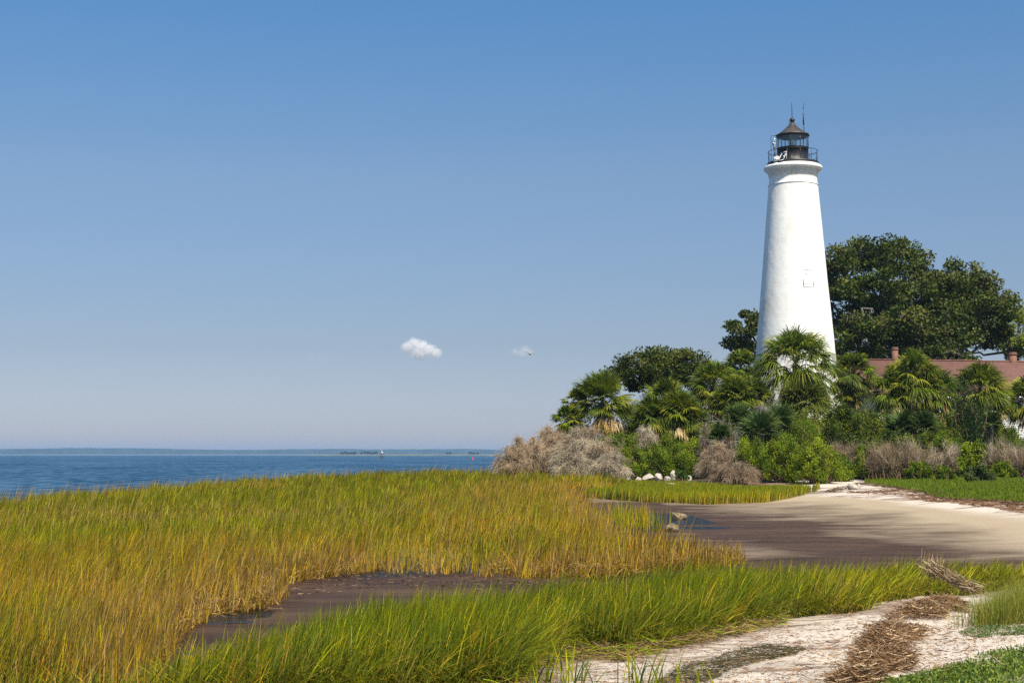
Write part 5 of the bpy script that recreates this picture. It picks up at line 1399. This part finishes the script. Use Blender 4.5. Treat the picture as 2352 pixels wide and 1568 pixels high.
# day marker on piles
MY = 700.0
c = at(1527 / 1.7415, 1827 / 1.7415, MY); mk = mpp(MY)
tp = at(1527 / 1.7415, 1800 / 1.7415, MY)[2]
P0 = (c[0], MY, -.1)
t = empty('day_marker', P0, 'white channel marker on dark piles far out on the bay', 'channel marker')
hh = tp
b = MB()
for dx, dy in ((-.5, -.4), (.5, -.4), (-.5, .4), (.5, .4)): b.tube([(c[0] + dx, MY + dy, -.6), (c[0] + dx * .8, MY + dy * .8, hh * .42)], .16, 6)
b.build('piles', M['darkwood'], t, False, P0)
b = MB(); b.box((c[0] - .75, MY - .6, hh * .42 + .01), (c[0] + .75, MY + .6, hh * .47)); b.bar((c[0], MY, hh * .47), (c[0], MY, hh * .62), .5); b.build('platform', M['steel'], t, False, P0)
b = MB(); b.box((c[0] - .85, MY - .65, hh * .60), (c[0] + .85, MY - .55, hh * .80)); b.build('board', M['steel'], t, False, P0)
b = MB(); b.tube([(c[0], MY, hh * .6), (c[0], MY, hh * .98)], .1, 6); b.lathe([(.1, hh * .9), (.25, hh * .92), (.25, hh * .97), (.05, hh)], c[0], MY, 10); b.build('lantern', M['whitepaint'], t, False, P0)
# red buoy
BY_ = 560.0; c = at(1890 / 1.7415, 1829 / 1.7415, BY_)
t = empty('buoy', (c[0], BY_, -.03), 'small red buoy on the bay right of the marker', 'buoy'); P0 = (c[0], BY_, -.03)
b = MB(); b.lathe([(.3, -.3), (.55, -.1), (.55, .2), (.4, .28)], c[0], BY_, 14); b.build('float', M['redpaint'], t, False, P0)
b = MB(); b.lathe([(.36, .282), (.30, .85), (.12, .9)], c[0], BY_, 10); b.bar((c[0], BY_, .85), (c[0], BY_, 1.15), .12); b.build('tower', M['redpaint'], t, False, P0)
# cormorant on its post
CY_ = 150.0; c = at(1979 / 1.7415, 1853 / 1.7415, CY_)
P0 = (c[0], CY_, -.03)
t = empty('post', P0, 'short dark wooden post in the water near the dry bushes', 'post')
b = MB(); b.tube([(c[0], CY_, -.6), (c[0] + .02, CY_, .42)], .09, 8); b.build('pile', M['darkwood'], t, False, P0)
zt_ = .42
b = MB()
b.tube([(c[0] - .22, CY_ + .05, zt_ + .02), (c[0] - .12, CY_ + .02, zt_ + .14), (c[0], CY_, zt_ + .30), (c[0] + .04, CY_, zt_ + .42), (c[0] + .02, CY_, zt_ + .54), (c[0] + .05, CY_ - .01, zt_ + .62), (c[0] + .10, CY_ - .01, zt_ + .63), (c[0] + .19, CY_ - .02, zt_ + .61)], [.03, .09, .12, .08, .035, .042, .03, .006], 8)
b.tube([(c[0] - .03, CY_ - .04, zt_ + .14), (c[0] - .02, CY_ - .04, zt_)], .018, 5); b.tube([(c[0] + .03, CY_ + .04, zt_ + .14), (c[0] + .03, CY_ + .04, zt_)], .018, 5)
tag(b.build('cormorant', M['darkwood'], None, True), 'black cormorant perched upright on the short post', 'bird')
# gull in flight
GY = 75.0; c = at(2120 / 1.7415, 1415 / 1.7415, GY); s_ = mpp(GY) / 1.7415 * 17.5
b = MB()
b.tube([c + (0, -.22, .0), c + (0, -.15, .0), c + (0, 0, 0), c + (0, .15, .0), c + (0, .28, .0)], [.012, .045, .065, .045, .01], 8)
for sg in (-1, 1):
    pts = np.array([(0, 0, .02), (.35, -.03, .22), (.65, .0, .34), (1.0, .08, .44)]) * s_ * 1.0; pts[:, 0] *= sg; ch = np.array([.20, .20, .15, .03])
    Pw = c + pts; Vw = np.concatenate([Pw + np.array((0, -1, 0)) * ch[:, None] * .5, Pw + np.array((0, 1, 0)) * ch[:, None] * .5, Pw + np.array((0, -1, 0)) * ch[:, None] * .5 + (0, 0, .018), Pw + np.array((0, 1, 0)) * ch[:, None] * .5 + (0, 0, .018)])
    Fw = []
    for k in range(3): Fw += [(k, k + 1, k + 5, k + 4), (k + 8, k + 12, k + 13, k + 9), (k, k + 8, k + 9, k + 1), (k + 4, k + 5, k + 13, k + 12)]
    b.add(Vw, np.array(Fw))
tag(b.build('gull', M['bird'], None, True), 'gull gliding with raised wings in front of the small cloud', 'bird')

# ------------------------------------------------------------------ clouds
def cloud(label, px, py, wpx, hpx, Y, dens, lobes, seed):
    c = at(px, py, Y); W_ = wpx * mpp(Y); H_ = hpx * mpp(Y)
    m, n, l = mat('cloud_vapour'); o = N_(n, 'ShaderNodeOutputMaterial'); pv = N_(n, 'ShaderNodeVolumePrincipled')
    pv.inputs['Color'].default_value = (.97, .96, .97, 1); pv.inputs['Anisotropy'].default_value = -.1
    tc = N_(n, 'ShaderNodeTexCoord')
    def mth(op, a_, b_=None, c_=None, clamp=False):
        q = N_(n, 'ShaderNodeMath', operation=op); q.use_clamp = clamp
        for i, v in enumerate((a_, b_, c_)):
            if v is None: continue
            if isinstance(v, (int, float)): q.inputs[i].default_value = v
            else: l.new(v, q.inputs[i])
        return q.outputs[0]
    nz = N_(n, 'ShaderNodeTexNoise'); nz.inputs['Scale'].default_value = 5.0 / W_ * 2; nz.inputs['Detail'].default_value = 5; nz.inputs['Roughness'].default_value = .6
    l.new(tc.outputs['Object'], nz.inputs['Vector'])
    best = None
    for (lx, lz, lr_) in lobes:
        vm = N_(n, 'ShaderNodeVectorMath', operation='SUBTRACT'); l.new(tc.outputs['Object'], vm.inputs[0]); vm.inputs[1].default_value = (lx * W_ / 2, 0, lz * H_ / 2)
        sc = N_(n, 'ShaderNodeVectorMath', operation='MULTIPLY'); l.new(vm.outputs[0], sc.inputs[0]); k = lr_ * W_ / 2; sc.inputs[1].default_value = (1 / k, 1 / (k * 1.1), 1 / (k * .8))
        ln = N_(n, 'ShaderNodeVectorMath', operation='LENGTH'); l.new(sc.outputs[0], ln.inputs[0])
        v = mth('SUBTRACT', 1.0, ln.outputs['Value'])
        best = v if best is None else mth('MAXIMUM', best, v)
    f = mth('MULTIPLY_ADD', mth('SUBTRACT', nz.outputs[0], .5), 1.3, best)
    f = mth('MULTIPLY', f, 1.1, clamp=True)
    l.new(mth('MULTIPLY', f, dens), pv.inputs['Density'])
    l.new(pv.outputs[0], o.inputs['Volume'])
    b = MB(); b.box((-W_ * .75, -W_ * .5, -H_ * .85), (W_ * .75, W_ * .5, H_ * .85))
    ob = b.build('cloud', m); ob.location = tuple(c); tag(ob, label, 'cloud', 'small clouds low over the bay')
cloud('small bright puffy cloud over the middle of the bay', 968, 800, 104, 60, 9000, .036, [(-.55, .1, .40), (-.35, .45, .32), (-.05, .15, .42), (.3, -.15, .42), (.62, -.35, .34), (-.1, -.35, .45), (.1, .35, .25)], 1)
cloud('faint pinkish wisp of cloud behind the gull', 1200, 806, 60, 28, 9000, .011, [(-.5, -.1, .4), (.2, .2, .5), (.5, -.1, .4), (0, -.3, .5)], 2)
cloud('barely visible pale wisp left of the bright cloud', 727, 822, 60, 24, 9000, .0012, [(-.4, 0, .5), (.3, .1, .5)], 3)

# ------------------------------------------------------------------ haze
m, n, l = mat('haze_air'); o = N_(n, 'ShaderNodeOutputMaterial'); pv = N_(n, 'ShaderNodeVolumePrincipled')
pv.inputs['Color'].default_value = (.50, .74, 1.0, 1); pv.inputs['Density'].default_value = 1.2e-4; pv.inputs['Anisotropy'].default_value = .3
l.new(pv.outputs[0], o.inputs['Volume'])
b = MB(); b.box((-8000, -320, -3), (8000, 8000, 36)); hz_ = b.build('haze', m)
tag(hz_, 'thin pale haze over the bay', 'haze', kind='stuff')
